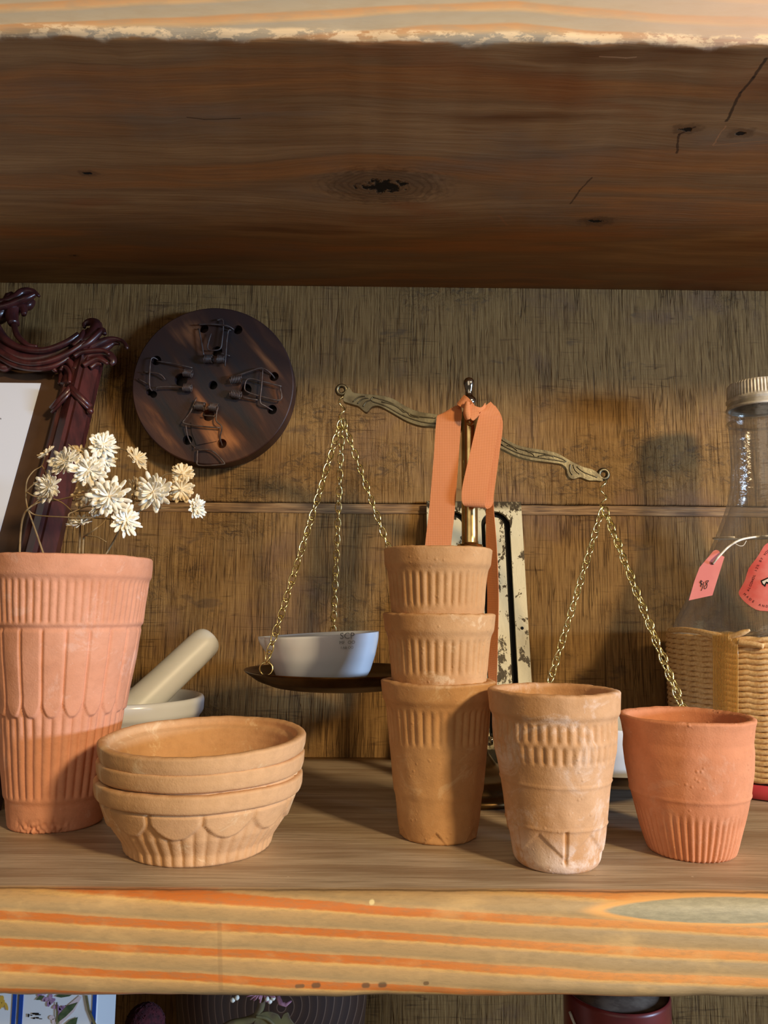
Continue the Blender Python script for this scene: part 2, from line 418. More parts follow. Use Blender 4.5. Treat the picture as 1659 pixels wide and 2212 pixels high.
def mat_clay(name, a, b, dust, dust_amt=.3, pim=.5, seed=0, spot=(.56, .66), stain=None):
    t = NT(name)
    off = t.n.new('ShaderNodeMapping'); t.l.new(t.co, off.inputs[0]); off.inputs['Location'].default_value = (seed*1.3, seed*.7, seed*2.1)
    v = off.outputs[0]
    n1 = t.noise(v, 28, 4, .6); n2 = t.noise(v, 240, 4, .65)
    c = t.mix(t.mr(n1, .35, .65), lin(a), lin(b))
    c = t.mix(t.mr(n2, .4, .75, 0, .22), c, lin(tuple(int(q*.8) for q in a)))
    du = t.math('MULTIPLY', t.mr(t.noise(v, 46, 6, .7, .8), spot[0], spot[1]), dust_amt)
    c = t.mix(du, c, lin(dust))
    sp = t.noise(v, 900, 2)
    c = t.mix(t.mr(sp, .74, .78, 0, .7), c, lin(dust))
    if stain:
        x, y, z = t.xyz()
        s_ = t.math('MULTIPLY', t.mr(z, stain[0], stain[1], 0, 1), t.mr(t.noise(v, 60, 5, .7), .38, .55))
        c = t.mix(t.math('MULTIPLY', s_, .7), c, lin(dust))
    t.set(col=c, rough=.82, spec=.25)
    pm = t.mr(t.voro(v, 330), .0, .34, 1, 0)
    pmk = t.mr(t.noise(v, 70, 3), .50, .60)
    h = t.math('ADD', t.math('MULTIPLY', t.math('MULTIPLY', pm, pmk), pim), t.math('ADD', t.math('MULTIPLY', n2, .6), t.math('MULTIPLY', t.noise(v, 1300, 2), .25)))
    t.bump(h, .55, .0007)
    return t.m
M = {}
M['under'] = mat_underside(); M['shelf'] = mat_lower_shelf(); M['wall'] = mat_wall(); M['trim'] = mat_trim()
M['clay_pink'] = mat_clay('pink_terracotta', (216, 150, 116), (224, 160, 128), (240, 205, 188), .25, .12, 1)
M['clay_bowl'] = mat_clay('buff_terracotta', (204, 158, 110), (214, 168, 122), (236, 208, 166), .55, .12, 2)
for i_ in range(3): M['clay_tan%d' % i_] = mat_clay('tan_terracotta', (190, 142, 94), (202, 156, 108), (230, 200, 160), [.3, .5, .15][i_], .55, 3+i_*4.7)
M['clay_mid'] = mat_clay('dusty_terracotta', (200, 152, 106), (212, 166, 124), (240, 220, 204), .45, .5, 5, (.52, .68), (.022, .004))
M['clay_orange'] = mat_clay('orange_terracotta', (210, 138, 98), (218, 148, 108), (244, 212, 190), .12, .65, 6)
M['porcelain'] = simple('white_porcelain', (228, 234, 242), .22, 0, (224, 230, 238), 20)  # cool tint puts the blue reflection into the base colour
M['pestle'] = simple('matte_porcelain', (220, 222, 222), .42, 0, (212, 216, 214), 30)
M['ink'] = simple('faded_ink', (70, 68, 66), .6)
M['brass'] = simple('pale_brass', (240, 226, 168), .22, 1, (226, 210, 146), 200)
M['brass_pole'] = simple('polished_brass', (222, 192, 130), .24, 1, (196, 166, 110), 150)
M['old_brass'] = simple('dark_old_brass', (112, 88, 56), .32, 1, (84, 64, 40), 60)
M['pewter'] = simple('cast_pewter', (128, 120, 96), .42, 1, (98, 90, 72), 120, .25, 500)
M['steel'] = simple('polished_steel', (196, 188, 176), .12, 1, (170, 160, 146), 120)
M['iron'] = simple('rusty_wire', (98, 90, 88), .5, .4, (84, 64, 56), 300)
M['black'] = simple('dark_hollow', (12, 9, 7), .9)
def mat_plate():
    t = NT('worn_cream_iron'); n = t.noise(t.scale(1, 1, .55), 120, 8, .72, .3); n2 = t.noise(t.co, 30, 4)
    f = t.mr(t.math('ADD', n, t.math('MULTIPLY', n2, .25)),   .54, .64)
    x, y, z = t.xyz()
    top = t.mr(z, .172, .188, 0, .7)
    f = t.math('SUBTRACT', f, top)
    f2 = t.mr(f, .2, .5)
    t.set(col=t.mix(f2, lin((62, 54, 42)), lin((214, 200, 160))), rough=.35, metal=t.math('MULTIPLY', t.math('SUBTRACT', 1., f2), .6))
    t.bump(n, .4, .0006); return t.m
M['plate'] = mat_plate()
def mat_ribbon():
    t = NT('coral_satin_ribbon'); x, y, z = t.xyz()
    a = t.math('SINE', t.math('MULTIPLY', t.math('ADD', z, x), 9000.)); b = t.math('SINE', t.math('MULTIPLY', t.math('SUBTRACT', z, t.math('MULTIPLY', x, 1.)), 9000.))
    h = t.math('MULTIPLY', a, b)
    t.set(col=t.mix(t.mr(h, -.6, .8), lin((204, 112, 62)), lin((240, 164, 104))), rough=.5, spec=.35, sheen=.1)
    t.b.inputs['Anisotropic'].default_value = .4
    t.bump(t.math('ADD', h, t.math('MULTIPLY', t.noise(t.co, 90, 3), 6.)), .45, .0003); return t.m
M['ribbon'] = mat_ribbon()
def mat_mahog():
    t = NT('polished_mahogany'); n = t.noise(t.scale(1, 1, .2), 160, 4)
    t.set(col=t.mix(t.mr(n, .35, .65), lin((54, 26, 26)), lin((78, 36, 34))), rough=.34, spec=.5, coat=.2); return t.m
M['mahog'] = mat_mahog()
M['mat_board'] = simple('brown_backing', (66, 44, 28), .6, 0, (78, 54, 34), 40)
def mat_paper():
    t = NT('aged_white_paper'); p = hitplane(78, 880, FP0, FN)
    t.set(col=t.mix(t.mr(t.noise(t.co, 12, 3), .5, .75, 0, .5), lin((222, 228, 242)), lin((218, 212, 196))), rough=.7); return t.m
def mat_disc():
    t = NT('burnt_wood_disc'); x, y, z = t.xyz()
    u = t.math('ADD', t.math('MULTIPLY', x, .80), t.math('MULTIPLY', z, .60)); v = t.math('SUBTRACT', t.math('MULTIPLY', z, .80), t.math('MULTIPLY', x, .60))
    n = t.noise(t.comb(u, .3, t.math('MULTIPLY', v, .20)), 55, 2, .5, .4)
    n2 = t.noise(t.comb(u, 5., t.math('MULTIPLY', v, .2)), 400, 3)
    c = t.ramp(n, [(.38, lin((38, 34, 38))), (.52, lin((58, 36, 30))), (.59, lin((112, 70, 46))), (.70, lin((164, 108, 66)))])
    c = t.mix(t.mr(n2, .4, .7, 0, .35), c, lin((58, 40, 34)))
    rr = t.math('SQRT', t.math('ADD', t.math('MULTIPLY', x, x), t.math('MULTIPLY', z, z)))
    c = t.mix(t.mr(t.math('ADD', rr, t.math('MULTIPLY', n2, .01)), .047, .062, 0, .85), c, lin((54, 34, 32)))
    t.set(col=c, rough=.5, spec=.35); t.bump(n2, .3, .0005); return t.m
M['disc'] = mat_disc()
M['petal'] = simple('cream_petal', (252, 248, 236), .6, 0, (244, 232, 204), 200)
M['petal_tan'] = simple('tan_petal', (240, 220, 180), .6, 0, (228, 200, 150), 200)
for k in ('petal', 'petal_tan'):
    M[k].node_tree.nodes['Principled BSDF'].inputs['Subsurface Weight'].default_value = .15
    M[k].node_tree.nodes['Principled BSDF'].inputs['Subsurface Radius'].default_value = (.002, .0015, .001)
M['stem'] = simple('dry_stem', (150, 124, 84), .6, 0, (120, 98, 64), 200)
def mat_glass():
    t = NT('clear_dusty_glass'); n_ = t.n; out = n_['Material Output']
    tr = n_.new('ShaderNodeBsdfTransparent'); tr.inputs[0].default_value = (.90, .895, .88, 1)
    gl = n_.new('ShaderNodeBsdfGlossy'); gl.inputs['Roughness'].default_value = .11
    df = n_.new('ShaderNodeBsdfDiffuse'); df.inputs[0].default_value = lin((190, 184, 176))
    fr = n_.new('ShaderNodeLayerWeight'); fr.inputs[0].default_value = .5
    bp = n_.new('ShaderNodeBump'); t.l.new(t.noise(t.scale(.5, .5, 1.6), 150, 3), bp.inputs['Height']); bp.inputs['Strength'].default_value = 1.0; bp.inputs['Distance'].default_value = .001
    t.l.new(bp.outputs[0], gl.inputs['Normal']); t.l.new(bp.outputs[0], fr.inputs['Normal'])
    m1 = n_.new('ShaderNodeMixShader'); m2 = n_.new('ShaderNodeMixShader')
    t.l.new(t.math('MULTIPLY_ADD', t.math('POWER', fr.outputs[1], 2.6), .62, .06), m1.inputs[0]); t.l.new(tr.outputs[0], m1.inputs[1]); t.l.new(gl.outputs[0], m1.inputs[2])
    t.l.new(t.mr(t.noise(t.scale(1, 1, .5), 50, 5, .7), .35, .8, .03, .14), m2.inputs[0]); t.l.new(m1.outputs[0], m2.inputs[1]); t.l.new(df.outputs[0], m2.inputs[2])
    t.l.new(m2.outputs[0], out.inputs['Surface']); n_.remove(t.b); return t.m
M['glass'] = mat_glass()
M['cap'] = simple('worn_tin_cap', (216, 210, 198), .45, .1, (180, 172, 156), 120)
M['pink_label'] = simple('pink_paper_label', (244, 142, 140), .5, 0, (236, 104, 104), 60)
M['pink_tag'] = simple('dusty_pink_card', (226, 134, 128), .6, 0, (220, 126, 122), 90)
M['black_ink'] = simple('black_ink', (24, 18, 18), .5)
M['white'] = simple('white_paint', (240, 236, 230), .5)
M['string'] = simple('white_cotton_string', (236, 230, 216), .8, 0, (214, 206, 188), 500)
def mat_raffia():
    t = NT('twisted_paper_cord'); n = t.noise(t.scale(1, 1, 1), 700, 3)
    t.set(col=t.mix(t.mr(n, .35, .65), lin((214, 172, 118)), lin((232, 198, 146))), rough=.65); t.bump(n, .3, .0004); return t.m
M['raffia'] = mat_raffia()
def mat_film():
    t = NT('amber_filament'); 
    t.set(col=lin((244, 204, 126)), rough=.15, trans=.6, ior=1.3); return t.m
M['film'] = mat_film()
M['red'] = simple('pink_red_lacquer', (206, 74, 84), .25, 0, (196, 66, 78), 40)
M['redtin'] = simple('dark_red_tin', (132, 48, 40), .35, 0, (92, 34, 34), 30)
M['tintop'] = simple('worn_tin_top', (146, 128, 112), .6, 0, (110, 92, 80), 120)
M['card_white'] = simple('white_glazed_card', (236, 238, 240), .35)
M['blue'] = simple('cobalt_blue_line', (28, 74, 160), .35)
M['lilac'] = simple('lilac_ink', (150, 112, 158), .5, 0, (190, 150, 180), 500)
M['leafgreen'] = simple('dark_green_ink', (62, 82, 52), .5, 0, (92, 106, 70), 300)
M['yellow'] = simple('yellow_ink', (222, 176, 70), .5)
M['shadowpink'] = simple('pale_pink_ink', (226, 206, 206), .5)
M['maroon'] = simple('maroon_moss', (88, 26, 34), .9, 0, (58, 16, 24), 400, 1.0, 700)
def mat_walnut():
    t = NT('walnut_growth_rings'); x, y, z = t.xyz()
    c0 = at(590, 2250, .43)-Vector((at(588, 2430, .50).x, .50, -.400))
    dx = t.math('SUBTRACT', x, c0.x-.0); dz = t.math('SUBTRACT', z, c0.z)
    rr = t.math('SQRT', t.math('ADD', t.math('MULTIPLY', t.math('MULTIPLY', dx, dx), 1.0), t.math('MULTIPLY', t.math('MULTIPLY', dz, dz), .8)))
    rr = t.math('ADD', rr, t.math('MULTIPLY', t.noise(t.co, 30, 2), .004))
    f = t.math('FRACT', t.math('MULTIPLY', rr, 225.))
    t.set(col=t.ramp(f, [(0, lin((118, 92, 74))), (.07, lin((66, 44, 32))), (.5, lin((54, 36, 28))), (.92, lin((50, 32, 26))), (.98, lin((112, 88, 72)))]), rough=.5); return t.m
M['walnut'] = mat_walnut()
M['pinkpetal'] = simple('faded_pink_petal', (196, 142, 158), .6, 0, (168, 112, 128), 300)
M['leafdry'] = simple('dry_olive_leaf', (120, 112, 70), .7, 0, (96, 78, 60), 120)
M['pencil'] = simple('grey_metal', (90, 86, 80), .4, 1)

# ------------------------------------------------------------------ boards and wall
def board(name, z0, z1, rt, rb, mat, seed, label, x0=-1.0, x1=1.05, SHELF_F=SHELF_F):
    # closed profile in (y, z): rounded front edge, back against the wall
    P = []
    yb = WALL-.0005
    P.append((yb, z1))
    n = 14
    for i in range(n+1): P.append((yb+(SHELF_F+rt-yb)*i/n if i else yb, z1))
    for i in range(1, 9):
        a = PI/2*i/8; P.append((SHELF_F+rt-rt*math.sin(a), z1-rt+rt*math.cos(a)))
    for i in range(1, 5): P.append((SHELF_F, z1-rt+(z0+rb-(z1-rt))*i/5))
    for i in range(0, 9):
        a = PI/2*i/8; P.append((SHELF_F+rb-rb*math.cos(a), z0+rb-rb*math.sin(a)))
    P.append(((SHELF_F+yb)/2, z0)); P.append((yb, z0))
    P = P[1:]
    nx = 420; m = MB(); vs = []
    for i in range(nx+1):
        x = x0+(x1-x0)*i/nx
        for (y, z) in P:
            k = sstep(SHELF_F+.02, SHELF_F, y)
            lowk = sstep(z0+(z1-z0)*.35, z0, z)
            topk = sstep(z1-(z1-z0)*.3, z1, z)
            dy = k*(.0006*nz(x*25, z*120, 0, seed)+.0012*lowk*nz(x*45, 3, z*60, seed)+.0008*topk*nz(x*30, 7, 0, seed))
            dz = k*(lowk*(.0012*nz(x*22, 9, 0, seed)+.0005*nz(x*120, y*200, 0, seed))+topk*.0004*nz(x*20, 1, 0, seed))
            vs.append((x, y+dy, z+dz))
    c = len(P); fs = []
    for i in range(nx):
        for k in range(c):
            l = (k+1) % c; fs.append((i*c+k, i*c+l, (i+1)*c+l, (i+1)*c+k))
    fs.append(tuple(range(c))); fs.append(tuple(nx*c+k for k in range(c))[::-1])
    m.add(vs, fs)
    o = m.build(name, mat)
    for p in o.data.polygons:
        if len(p.vertices) > 4: p.use_smooth = False
    return tag(o, label, 'shelf')
board('wooden_shelf', -.038, 0, .0065, .007, M['shelf'], 1, 'thick pine shelf board with orange growth stripes carrying the terracotta pots', SHELF_F=LOW_F)
board('wooden_shelf', UP_Z, UP_Z+.040, .006, .0045, M['under'], 2, 'dark brown knotty shelf board overhead, seen from below')
b3 = MB().box((.025, (SHELF_F+WALL)/2, -.419), (2.05, WALL-SHELF_F-.002, .038))
tag(bevel(b3.build('wooden_shelf', M['wall']), .004), 'bare lowest shelf board carrying the tins and wooden bowl beneath', 'shelf')
zseam = at(829, 1090, WALL).z
def wallprof():
    return [(.62, 1.1), (WALL, 1.1), (WALL, zseam+.0022), (WALL+.0007, zseam+.0014), (WALL+.005, zseam+.0012), (WALL+.005, zseam-.0068), (WALL+.0008, zseam-.0072), (WALL, zseam-.0082), (WALL, -.8), (.62, -.8)]
wp = wallprof(); m = MB(); nx = 260; vs = []; fs = []
for i in range(nx+1):
    x = -1.1+2.3*i/nx
    for (y, z) in wp:
        e = sstep(.02, 0, abs(z-zseam+.003))
        vs.append((x, y, z+e*.0006*nz(x*40, z*90)+e*.0004*nz(x*140, z*50)))
c = len(wp)
for i in range(nx):
    for k in range(c):
        l = (k+1) % c; fs.append((i*c+k, i*c+l, (i+1)*c+l, (i+1)*c+k))
m.add(vs, fs, False)
tag(m.build('wall_back', M['wall']), kind='structure')
m = MB(); vs = []; fs = []
tp = [(WALL+.005, .0010), (WALL+.0018, .0007), (WALL+.0009, -.0006), (WALL+.0020, -.0014), (WALL+.0010, -.0022), (WALL+.0008, -.0042), (WALL+.0022, -.0050), (WALL+.0006, -.0060), (WALL+.0012, -.0068), (WALL+.005, -.0070)]
for i in range(nx+1):
    x = -1.1+2.3*i/nx
    for (y, z) in tp: vs.append((x, y+.0004*nz(x*60, z*900), zseam+z+.0004*nz(x*30, z*500)))
c = len(tp)
for i in range(nx):
    for k in range(c-1): fs.append((i*c+k, i*c+k+1, (i+1)*c+k+1, (i+1)*c+k))
m.add(vs, fs)
tag(m.build('trim_1', M['trim']), kind='structure')

# ------------------------------------------------------------------ pots
def place(cx, base_front_y, r_base):
    g = gnd(cx, base_front_y); return Vector((g.x*(1+r_base/g.y), g.y+r_base, 0))
def prof_px(P, tab, z0=0.0):
    # pixel rows and half widths about a vertical axis at P -> (z, r)
    out = []
    for py, hw in tab:
        cx = proj((P.x, P.y, .05))[0]
        for _ in range(3):
            q = at(cx, py, P.y); cx = proj((P.x, P.y, q.z))[0]
        z = at(cx, py, P.y).z
        d = depth((P.x, P.y, z))
        # tangent of a circle seen off axis
        r = hw/F*d/math.sqrt(1+(hw/F)**2)*(1/math.sqrt(1+((cx-W/2)/F)**2))
        out.append((z, r))
    return out
def foot(pf, k=.93):
    q = [p for p in pf if p[0] > .0012]; r0 = q[0][1]
    return [(0, r0*k-.0012), (.0006, r0*k)]+q
def densify(tab, step=.0006):
    out = [tab[0]]
    for a, b in zip(tab, tab[1:]):
        L = math.hypot(b[0]-a[0], b[1]-a[1]); n = max(1, int(L/step))
        for i in range(1, n+1): out.append((a[0]+(b[0]-a[0])*i/n, a[1]+(b[1]-a[1])*i/n))
    return out
def smooth_prof(p, it=2):
    for _ in range(it):
        p = [p[0]]+[((p[i-1][0]+2*p[i][0]+p[i+1][0])/4, (p[i-1][1]+2*p[i][1]+p[i+1][1])/4) for i in range(1, len(p)-1)]+[p[-1]]
    return p
def vessel(outer, wall, fn=None, seg=288, floor=.005, lip=.001, inner_fn=None, wob=.0003, seed=0):
    # outer: bottom->top list of (z, r)
    o = smooth_prof(densify(outer), 2)
    ztop = o[-1][0]; rt = o[-1][1]
    z0 = o[0][0]
    pr = [(z0, .0001, 0), (z0, o[0][1]*.6, 0)]
    pr += [(z, r, 1) for z, r in o]
    n = 6
    for i in range(1, n):
        a = PI*i/n; pr.append((ztop+lip*math.sin(a), rt-wall/2+wall/2*math.cos(a), 2))
    # inside
    rs = sorted(o)
    zz = ztop
    k = 40
    for i in range(k+1):
        z = ztop-(ztop-z0-floor)*i/k
        rr = min(r for (q, r) in rs if abs(q-z) < .004)-wall if True else 0
        if i > k-6: rr -= (i-(k-6))**2*.0001
        pr.append((z, max(rr, .002), 3))
    pr.append((z0+floor, .0001, 3))
    def f2(th, z, r, tg):
        if r < .001: return r
        rr = r
        if tg == 1 and fn: rr = r+fn(th, z, r)
        rr *= 1+.006*nz(math.cos(th)*.9, math.sin(th)*.9, z*20, seed)
        rr += wob*nz(math.cos(th)*4, math.sin(th)*4, z*90, seed)
        return rr
    m = MB(); m.lathe(pr, (0, 0, 0), seg, f2, close_ends=False)
    # uneven lip height
    for v in m.v:
        k = sstep(ztop-.012, ztop, v.z)
        th = math.atan2(v.y, v.x)
        v.z += k*.0005*nz(math.cos(th)*1.6, math.sin(th)*1.6, 5, seed)+k*.00025*nz(math.cos(th)*9, math.sin(th)*9, 2, seed)
    return m
def flute(th, n, depth_, phase=0, sharp=1.0, seed=0):
    ph = th+phase+.006*nz(th*3, seed)
    c = abs(math.sin(ph*n/2))**sharp           # rounded ribs, narrow grooves
    am = 1+.35*nz(math.cos(th)*3, math.sin(th)*3, seed*3)
    return -depth_*am*(1-c)

# tall pot
P = place(119, 1809, .0262)
TP = P.copy()
tab = [(1808, 78), (1800, 97), (1787, 102), (1750, 107.5), (1714, 112.5), (1708, 117), (1662, 124), (1600, 131), (1543, 138), (1490, 143), (1420, 154.5), (1354, 162.5), (1347, 169.5), (1300, 174.5), (1252, 179), (1247, 183.5), (1225, 184.5), (1208, 184)]
pf = prof_px(P, tab)
pf = foot(pf, .97)
zof = lambda py: prof_px(P, [(py, 50)])[0][0]
z_a, z_b, z_c, z_d, z_e, z_f = zof(1247), zof(1350), zof(1540), zof(1570), zof(1708), zof(1362)
def tall_fn(th, z, r):
    d = 0
    if z_b+.001 < z < z_a-.0015:
        k = sstep(z_b+.001, z_b+.003, z)*sstep(z_a-.001, z_a-.004, z); d += k*flute(th, 66, .0009, 0, .8, 1)
    n = 21
    s = ((th+.05*0)*n/(2*PI)) % 1.0; a = abs(s-.5)*2      # 0 centre of panel, 1 edge
    zb = z_c+.0015+(a**2.4)*.0085
    if z < z_b-.0008:
        inside = sstep(zb-.0006, zb+.0008, z)*sstep(.97, .80, a)
        d += .0011*inside*sstep(z_b, z_b-.003, z)
    if z < z_c+.012 and z > z_e:
        inside = sstep(zb-.0006, zb+.0008, z)*sstep(.97, .80, a)
        k = (1-inside)*sstep(z_e, z_e+.003, z)*sstep(z_c+.012, z_c-.001, z)
        d += k*flute(th, 42, .0012, 0, .7, 2)
    # chipped foot
    ang = (th+PI/2-.1+PI) % (2*PI)-PI
    if z < .009 and abs(ang) < .8:
        d -= .0016*sstep(.8, .2, abs(ang))*sstep(.008, .001, z+.002*nz(th*9, 3))*(.6+1.0*nz(th*14, z*500, 4))
    return d
root = thing('flower_pot', P, 'tall fluted pink terracotta pot holding dried flowers, at the left end of the shelf', 'pot')
tall = vessel(pf, .0055, tall_fn, 396, seed=1)
for v in tall.v: v += P
tall.build('pot_body', M['clay_pink'], root)

# stack of three cups
P = place(947, 1826, .0170); SP = P.copy()
tab = [(1825, 64), (1818, 76), (1805, 82.5), (1760, 89.5), (1712, 94.5), (1703, 97.5), (1650, 102), (1600, 107), (1535, 112.6), (1516, 115.5), (1505, 121.5), (1472, 124.5)]
pf = foot(prof_px(P, tab)); z0_ = 0
zz = lambda py: prof_px(P, [(py, 50)])[0][0]-z0_
c1, c2, c3, c4 = zz(1518), zz(1598), zz(1706), zz(1778)
def cup_fn(seed):
    def f(th, z, r):
        d = 0
        if c2-.001 < z < c1:
            k = sstep(c2-.001, c2+.003, z)*sstep(c1, c1-.003, z); d += k*flute(th, 40, .0010, seed, .8, seed)
        ang = (th*6/(2*PI)+seed*.13) % 1.0; a = abs(ang-.5)*2
        zl = c4-.011*a+.001
        d -= .0008*sstep(zl+.0006, zl-.0006, z)*sstep(0, .004, z)*.9
        d += .0004*sstep(.0012, 0, abs(z-zl))
        return d
    return f
labels = ['tan terracotta cup at the foot of the stack of three, base on the shelf',
          'tan terracotta cup in the middle of the stack of three, chalky streaks on its rim',
          'tan terracotta cup topmost of the stack of three, in front of the ribboned scale']
zstep = (prof_px(P, [(1330, 100)])[0][0]-prof_px(P, [(1472, 100)])[0][0])
for i in range(3):
    m = vessel(pf, .0050, cup_fn(i+1), 288, seed=4+i)
    rim_k = [1.0, .985, .965][i]
    rot = Matrix.Rotation([0, .9, 2.1][i], 4, 'Z') @ Matrix.Rotation([0, .006, -.008][i], 4, 'Y')
    for v in m.v:
        w = rot @ Vector((v.x*rim_k, v.y*rim_k, v.z)); v.x, v.y, v.z = w.x, w.y, w.z
    o = m.build('terracotta_cup', M['clay_tan%d' % i])
    o.location = (P.x+[0, .0002, -.0006][i], P.y, zstep*i+(0 if i == 0 else .0003))
    tag(o, labels[i], 'cup', 'three stacked terracotta cups')

# dusty cup in front
P = place(1203, 1896, .0205); 
tab = [(1895, 72), (1886, 88), (1870, 95), (1845, 99), (1789, 107), (1768, 109), (1762, 110.5), (1720, 115), (1683, 120), (1676, 121.5), (1641, 127), (1614, 133.5), (1580, 135.5), (1544, 135.2), (1534, 141.5), (1492, 144)]
pf = foot(prof_px(P, tab)); z0m = 0
zz = lambda py: prof_px(P, [(py, 50)])[0][0]-z0m
m1, m2, m3, m4, m5 = zz(1545), zz(1590), zz(1634), zz(1677), zz(1766)
def mid_fn(th, z, r):
    d = 0
    if m2 < z < m1: d += sstep(m2, m2+.002, z)*sstep(m1, m1-.002, z)*flute(th, 42, .0010, .1, .8, 3)
    if m3 < z < m2: d += sstep(m3, m3+.002, z)*sstep(m2, m2-.002, z)*flute(th, 42, .0009, .17, .8, 5)
    d += .0004*sstep(.0009, 0, abs(z-m4))+.0005*sstep(.0009, 0, abs(z-m5))
    s = ((th+PI/2+.03)*6/(2*PI)+.5) % 1.0; a = abs(s-.5)*2
    if z < m5: 
        d -= .0009*sstep(.10, .03, abs(a-0)) * sstep(.003, .006, z)
        zl = .0065+.010*a
        d -= .0007*sstep(zl+.0006, zl-.0006, z)
    return d
m = vessel(pf, .0045, mid_fn, 288, seed=9)
o = m.build('terracotta_cup', M['clay_mid']); o.location = P; MP = P.copy()
tag(o, 'single tan terracotta cup with chalky white bloom, nearest the shelf edge right of the stack', 'cup')

# orange cup
P = place(1494, 1867, .0190); OP = P.copy()
tab = [(1866, 72), (1858, 84), (1842, 94), (1815, 104), (1790, 112), (1750, 122), (1712, 131), (1702, 134), (1655, 140.5), (1615, 143.5), (1592, 141.5), (1586, 143), (1562, 146.5), (1548, 150.5)]
pf = foot(prof_px(P, tab)); z0o = 0
zz = lambda py: prof_px(P, [(py, 50)])[0][0]-z0o
o1_, o2_, o3_ = zz(1745), zz(1862), zz(1706)
def or_fn(th, z, r):
    d = 0
    if o2_ < z < o1_+.004: d += sstep(o2_, o2_+.003, z)*sstep(o1_+.004, o1_-.003, z)*flute(th, 50, .0009, .1, .9, 6)
    d += .0004*sstep(.0012, 0, abs(z-o3_))
    return d
m = vessel(pf, .0034, or_fn, 300, seed=12)
o = m.build('terracotta_cup', M['clay_orange']); o.location = P
tag(o, 'round bellied orange terracotta cup with ribbed lower half, in front of the glass bottle', 'cup')

# bowls
P = place(427, 1872, .0305); BP = P.copy()
tab = [(1845, 138), (1838, 141), (1831, 146), (1826, 147), (1822, 149), (1800, 165), (1766, 188), (1716, 206.5), (1708, 208), (1704, 222), (1690, 226), (1672, 227)]
pf = foot(prof_px(P, tab), .97); z0b = 0
zz = lambda py: prof_px(P, [(py, 50)])[0][0]-z0b
b1, b2, b3 = zz(1710), zz(1750), zz(1822)
def bowl_fn(seed):
    def f(th, z, r):
        d = 0
        n = 12; s = ((th+PI/2+.28)*n/(2*PI)) % 1.0; a = abs(s-.5)*2
        zb = b2-.002+(a**2.2)*.0075
        ins = 0
        if z < b1-.0002:
            ins = sstep(zb-.0005, zb+.0006, z)*sstep(1.0, .86, a); d += .0013*ins
        if b3-.001 < z < b2+.005:
            d += (1-ins)*sstep(b3-.001, b3+.001, z)*sstep(b2+.005, b2-.002, z)*flute(th, 46, .0014, seed, .42, seed)
        return d
    return f
bl = ['buff terracotta bowl at the bottom of the stack of three, scalloped and fluted side showing',
      'buff terracotta bowl in the middle of the stack of three, only its rim showing',
      'buff terracotta bowl on top of the stack of three, open brown inside showing']
zs = [0, .0092, .0176]
tilt = [(0, 0), (.010, -.010), (.042, -.016)]
bm_ = None
for i in range(3):
    m = vessel(pf, .0042, bowl_fn(1), 330, floor=.004, seed=20)
    if bm_ is None: bm_ = m
    rot = Matrix.Rotation(tilt[i][1], 4, 'Y') @ Matrix.Rotation(tilt[i][0], 4, 'X') @ Matrix.Rotation([0, 1.7, 3.4][i], 4, 'Z')
    for v in m.v:
        w = rot @ v; v.x, v.y, v.z = w.x, w.y, w.z
    o = m.build('terracotta_bowl', M['clay_bowl'])
    o.location = P+Vector(([0, .0010, .0018][i], 0, zs[i]))
    tag(o, bl[i], 'bowl', 'three stacked terracotta bowls')

# mortar and pestle
MO = Vector((at(256, 1640, .505).x, .505, 0))
root = thing('mortar', MO, 'white glazed porcelain mortar behind the terracotta bowls', 'mortar')
ztop = at(400, 1508, .49).z
op = [(0, .030), (.003, .033), (.008, .032), (.014, .036), (.024, .0445), (ztop-.012, .0495), (ztop-.011, .0515), (ztop-.002, .052)]
rr_ = lambda z: interp([(a, b) for a, b in op], z)
prf = [(0, .0001)]+op+[(ztop-.0005, .0512), (ztop, .0500), (ztop-.0005, .0482), (ztop-.004, .0462), (ztop-.015, .0430), (.026, .037), (.016, .026), (.011, .012), (.010, .0001)]
prf = smooth_prof(densify(prf, .0012), 2)
MB().lathe(prf, MO, 96, close_ends=False).build('mortar_bowl', M['porcelain'], root)
for k in range(1):
    pass
a = at(296, 1528, .485); b = at(438, 1393, .512)
ax = (b-a).normalized(); L = (b-a).length
pr = [(-.030, .0001), (-.030, .006), (-.028, .011), (-.022, .0135), (-.012, .013), (0, .0112), (L*.4, .0106), (L*.85, .0104), (L+.002, .0102), (L+.0055, .0092), (L+.0080, .0068), (L+.0084, .0001)]
q = Vector((0, 0, 1)).rotation_difference(ax).to_matrix().to_4x4()
pm = MB().lathe(smooth_prof(densify(pr, .0012), 2), a, 64, close_ends=False, M=q)
tag(pm.build('pestle', M['pestle'], loc=a), 'off white stone pestle leaning up to the right in the white mortar', 'pestle')

